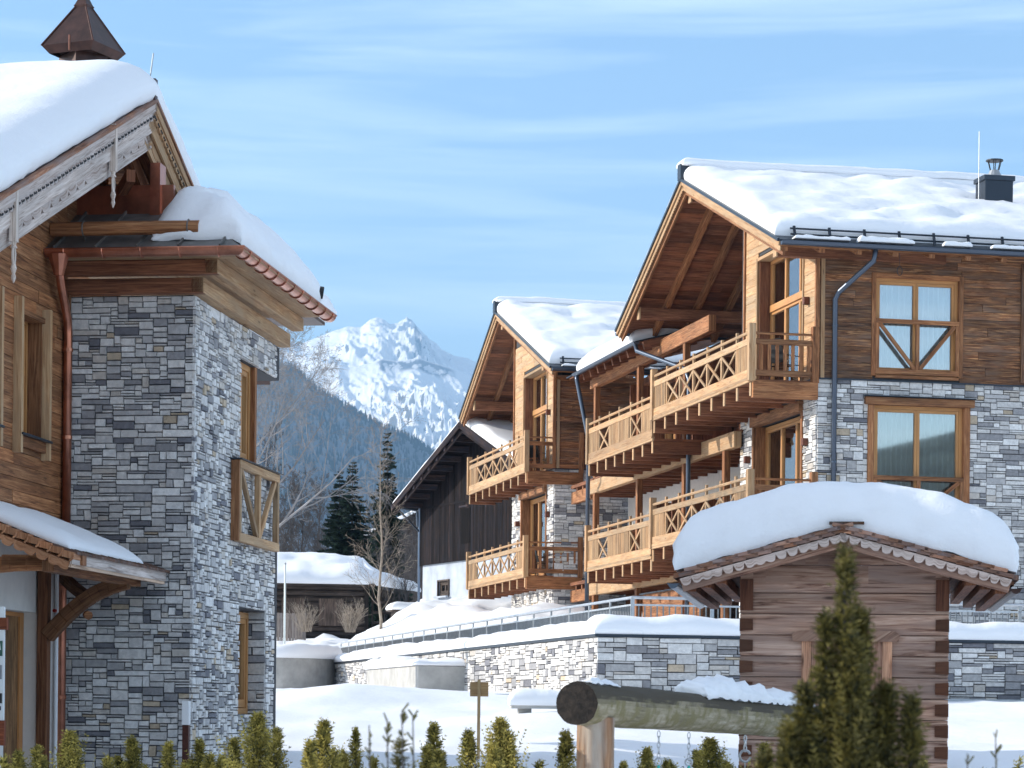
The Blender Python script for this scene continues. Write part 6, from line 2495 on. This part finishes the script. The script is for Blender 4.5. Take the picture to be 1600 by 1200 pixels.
# ------------------------------------------------------------ mountains
def lerp_prof(P_, x):
    if x <= P_[0][0]: return P_[0][1]
    for k in range(len(P_) - 1):
        if x <= P_[k + 1][0]:
            a, b = P_[k], P_[k + 1]
            return a[1] + (b[1] - a[1]) * (x - a[0]) / (b[0] - a[0])
    return P_[-1][1]


# crest heights in metres over the compass line (x in metres at 9 km)
CR = [(-2600, 1250), (-1400, 1250), (-900, 1330), (-760, 1280), (-650, 1325), (-590, 1345), (-545, 1342), (-512, 1370), (-490, 1378), (-470, 1374), (-445, 1356), (-425, 1350), (-405, 1366), (-385, 1376), (-368, 1372), (-345, 1345), (-300, 1300), (-262, 1268), (-215, 1245), (-170, 1238), (-120, 1215), (0, 1190), (300, 1100), (2000, 900)]
C2 = [(-2600, 1120), (-900, 1170), (-675, 1192), (-620, 1212), (-585, 1203), (-520, 1216), (-470, 1233), (-420, 1226), (-340, 1237), (-290, 1222), (-225, 1204), (-135, 1170), (100, 1080), (2000, 850)]
def ridged(x, y, o=5):
    s = 0; a = 1; f = 1; t = 0
    for k in range(o):
        v = 1 - abs(noise.noise(Vector((x * f, y * f, k * 7.3)))) * 2
        s += a * v * v; t += a; a *= .52; f *= 2.07
    return s / t
def mz(xa, d):
    # xa: position across (at 9 km scale), d: distance
    wob = 900 * 0
    c1 = lerp_prof(CR, xa); c2 = lerp_prof(C2, xa)
    r1 = ridged(xa * .0042 + d * .0011, d * .0021 + xa * .0016)
    r3 = fbm(xa * .045 + d * .01, d * .012, 4, 4)
    rg = .28 + .9 * math.exp(-((xa + 350) / 95) ** 2) * (1 if d > 8200 else .5) + .25 * (1 - sstep(7400, 7700, d))
    r2 = ridged(xa * .011 + d * .003, d * .004 - xa * .004, 4)
    # nearer shoulder ridge at 7.9 km, main crest at 9 km
    if d < 7900:
        f = (7900 - d) / 2400
        z = c2 * (7900 / 9000) - 620 * f ** .85 + (r1 - .5) * 130 * min(1, f * 3) + (r2 - .5) * 28 * min(1, f * 5) + r3 * 5 * min(1, f * 8)
    elif d < 9000:
        f = (d - 7900) / 1100
        lo = c2 * (7900 / 9000)
        dip = -60 * sin(pi * min(1, f * 1.6)) if f < .62 else 0
        z = lo + (c1 - lo) * (f ** 1.3) + dip + (r1 - .5) * 80 * sin(pi * f) + rg * ((r2 - .5) * 55 * min(1, (1 - f) * 4 + .2) + r3 * 14)
    else:
        z = c1 - (d - 9000) * .55
    return z


m = MB()
XA = [-1500 + 20 * k for k in range(30)] + [-900 + 3.4 * k for k in range(250)] + [-50 + 20 * k for k in range(40)]
DD = [5500 + 60 * k for k in range(20)] + [6700 + 13 * k for k in range(178)] + [9024 + 150 * k for k in range(8)]
def rock(a, d, p):
    k = 0.0
    n1_ = ridged(a * .02, d * .008, 4)
    if -520 < a < -190: k = max(k, sstep(7740, 7790, d) * (1 - sstep(7880, 7900, d)) * sstep(-500, -470, a) * (1 - sstep(-240, -200, a)) * (1.0 if n1_ > .30 else .3))
    k = max(k, sstep(8350, 8700, d) * math.exp(-((a + 362) / 38) ** 2) * (1.0 if n1_ > .45 else .1) * (1 - sstep(8985, 9010, d)))
    k = max(k, .7 * sstep(8500, 8900, d) * math.exp(-((a + 470) / 26) ** 2) * (1.0 if n1_ > .5 else .0) * (1 - sstep(8985, 9010, d)))
    k = min(1, k)
    return (k, k, k)
m.grid(lambda a, d: (a * d / 9000, d, mz(a, d)), 0, 0, us=XA, vs=DD, colfn=rock)
mm, t, p = new_mat('mountain_snow_and_rock')
L = t.links
g_ = t.nodes.new('ShaderNodeNewGeometry')
sp = t.nodes.new('ShaderNodeSeparateXYZ'); L.new(g_.outputs['Normal'], sp.inputs[0])
tc_ = t.nodes.new('ShaderNodeTexCoord')
n_ = t.nodes.new('ShaderNodeTexNoise'); n_.inputs['Scale'].default_value = .012; n_.inputs['Detail'].default_value = 10; n_.inputs['Roughness'].default_value = .72
L.new(tc_.outputs['Object'], n_.inputs['Vector'])
ad = nd(t, 'ShaderNodeMath', operation='MULTIPLY_ADD'); L.new(n_.outputs['Fac'], ad.inputs[0]); ad.inputs[1].default_value = .9; L.new(sp.outputs['Z'], ad.inputs[2])
r_ = ramp(t, [(.0, (.10, .11, .13)), (.955, (.13, .14, .17)), (1.0, (.9, .91, .93))]); 
mr = nd(t, 'ShaderNodeMapRange'); mr.inputs['From Min'].default_value = .84; mr.inputs['From Max'].default_value = 1.03
L.new(ad.outputs[0], mr.inputs['Value'])
r_ = ramp(t, [(0, (.10, .11, .13)), (.35, (.16, .17, .2)), (.55, (.9, .91, .93))])
L.new(mr.outputs[0], r_.inputs[0])
at_ = t.nodes.new('ShaderNodeAttribute'); at_.attribute_name = 'tint'
L.new(mixc(t, at_.outputs['Fac'], r_.outputs[0], (.13, .15, .19)), p.inputs['Base Color']); p.inputs['Roughness'].default_value = .8
bump(t, p, n_.outputs['Fac'], .8, 9)
obj('snowy_mountain', m, mm, None, smooth=True, kind='structure')

# forested flank seen through blue haze
HP = [(-1500, 690), (-900, 670), (-520, 630), (-420, 605), (-394, 600), (-354, 568), (-324, 546), (-281, 522), (-253, 506), (-217, 490), (-169, 470), (-146, 452), (-100, 440), (0, 380), (200, 260), (600, 90), (900, 30)]
def fz(x, y):
    c = lerp_prof(HP, x * 4500 / max(y, 1))
    return max(-5, c * (1 - (4500 - y) / 2300) + 18 * fbm(x * .004, y * .004, 3, 4) * min(1, (4500 - y) / 300 + .0) + (0 if y <= 4500 else -(y - 4500) * .5))
m = MB()
m.grid(lambda a, d: (a * d / 4500, d, fz(a * d / 4500, d)), 0, 0, us=[-1500 + 25 * k for k in range(97)], vs=[2200 + 60 * k for k in range(39)] + [4540, 4700, 5000])
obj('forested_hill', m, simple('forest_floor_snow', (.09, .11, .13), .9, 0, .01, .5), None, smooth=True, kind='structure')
m = MB()
rn = random.Random(5)
for k in range(5200):
    if k < 900:
        a = rn.uniform(-560, 40); d = 4500 - rn.uniform(0, 60)
    else:
        a = rn.uniform(-560, 60); d = rn.uniform(3000, 4480)
    x = a * d / 4500; z = fz(x, d)
    h = rn.uniform(7, 15) * (1.1 if rn.random() < .1 else 1); r_ = h * .17
    c = rn.uniform(0, 1)
    b = len(m.v)
    ph = rn.random()
    m.v += [(x + r_ * cos(2 * pi * (i / 5 + ph)), d + r_ * sin(2 * pi * (i / 5 + ph)), z - 1) for i in range(5)] + [(x, d, z + h)]
    for i in range(5):
        m.f.append((b + i, b + (i + 1) % 5, b + 5)); m.uv += [(0, 0)] * 3; m.c += [(c, c, c)] * 3; m.mi.append(0)
obj('hillside_forest', m, M['fir'], None, kind='stuff', label='far spruce forest covering the blue hillside', cat='forest')

# ------------------------------------------------------------ the air
hz_ = MB()
hz_.box((-6000, -200, -40), (6000, 12500, 1600), axis=0)
hm = bpy.data.materials.new('haze_air'); hm.use_nodes = True
t = hm.node_tree
t.nodes.remove(t.nodes['Principled BSDF'])
pv = t.nodes.new('ShaderNodeVolumePrincipled')
pv.inputs['Color'].default_value = (.36, .64, 1.0, 1)
pv.inputs['Density'].default_value = 1.15e-4
pv.inputs['Anisotropy'].default_value = 0.0
t.links.new(pv.outputs[0], t.nodes['Material Output'].inputs['Volume'])
obj('haze', hz_, hm, None, kind='stuff', label='thin blue air between the village and the far mountains', cat='haze')
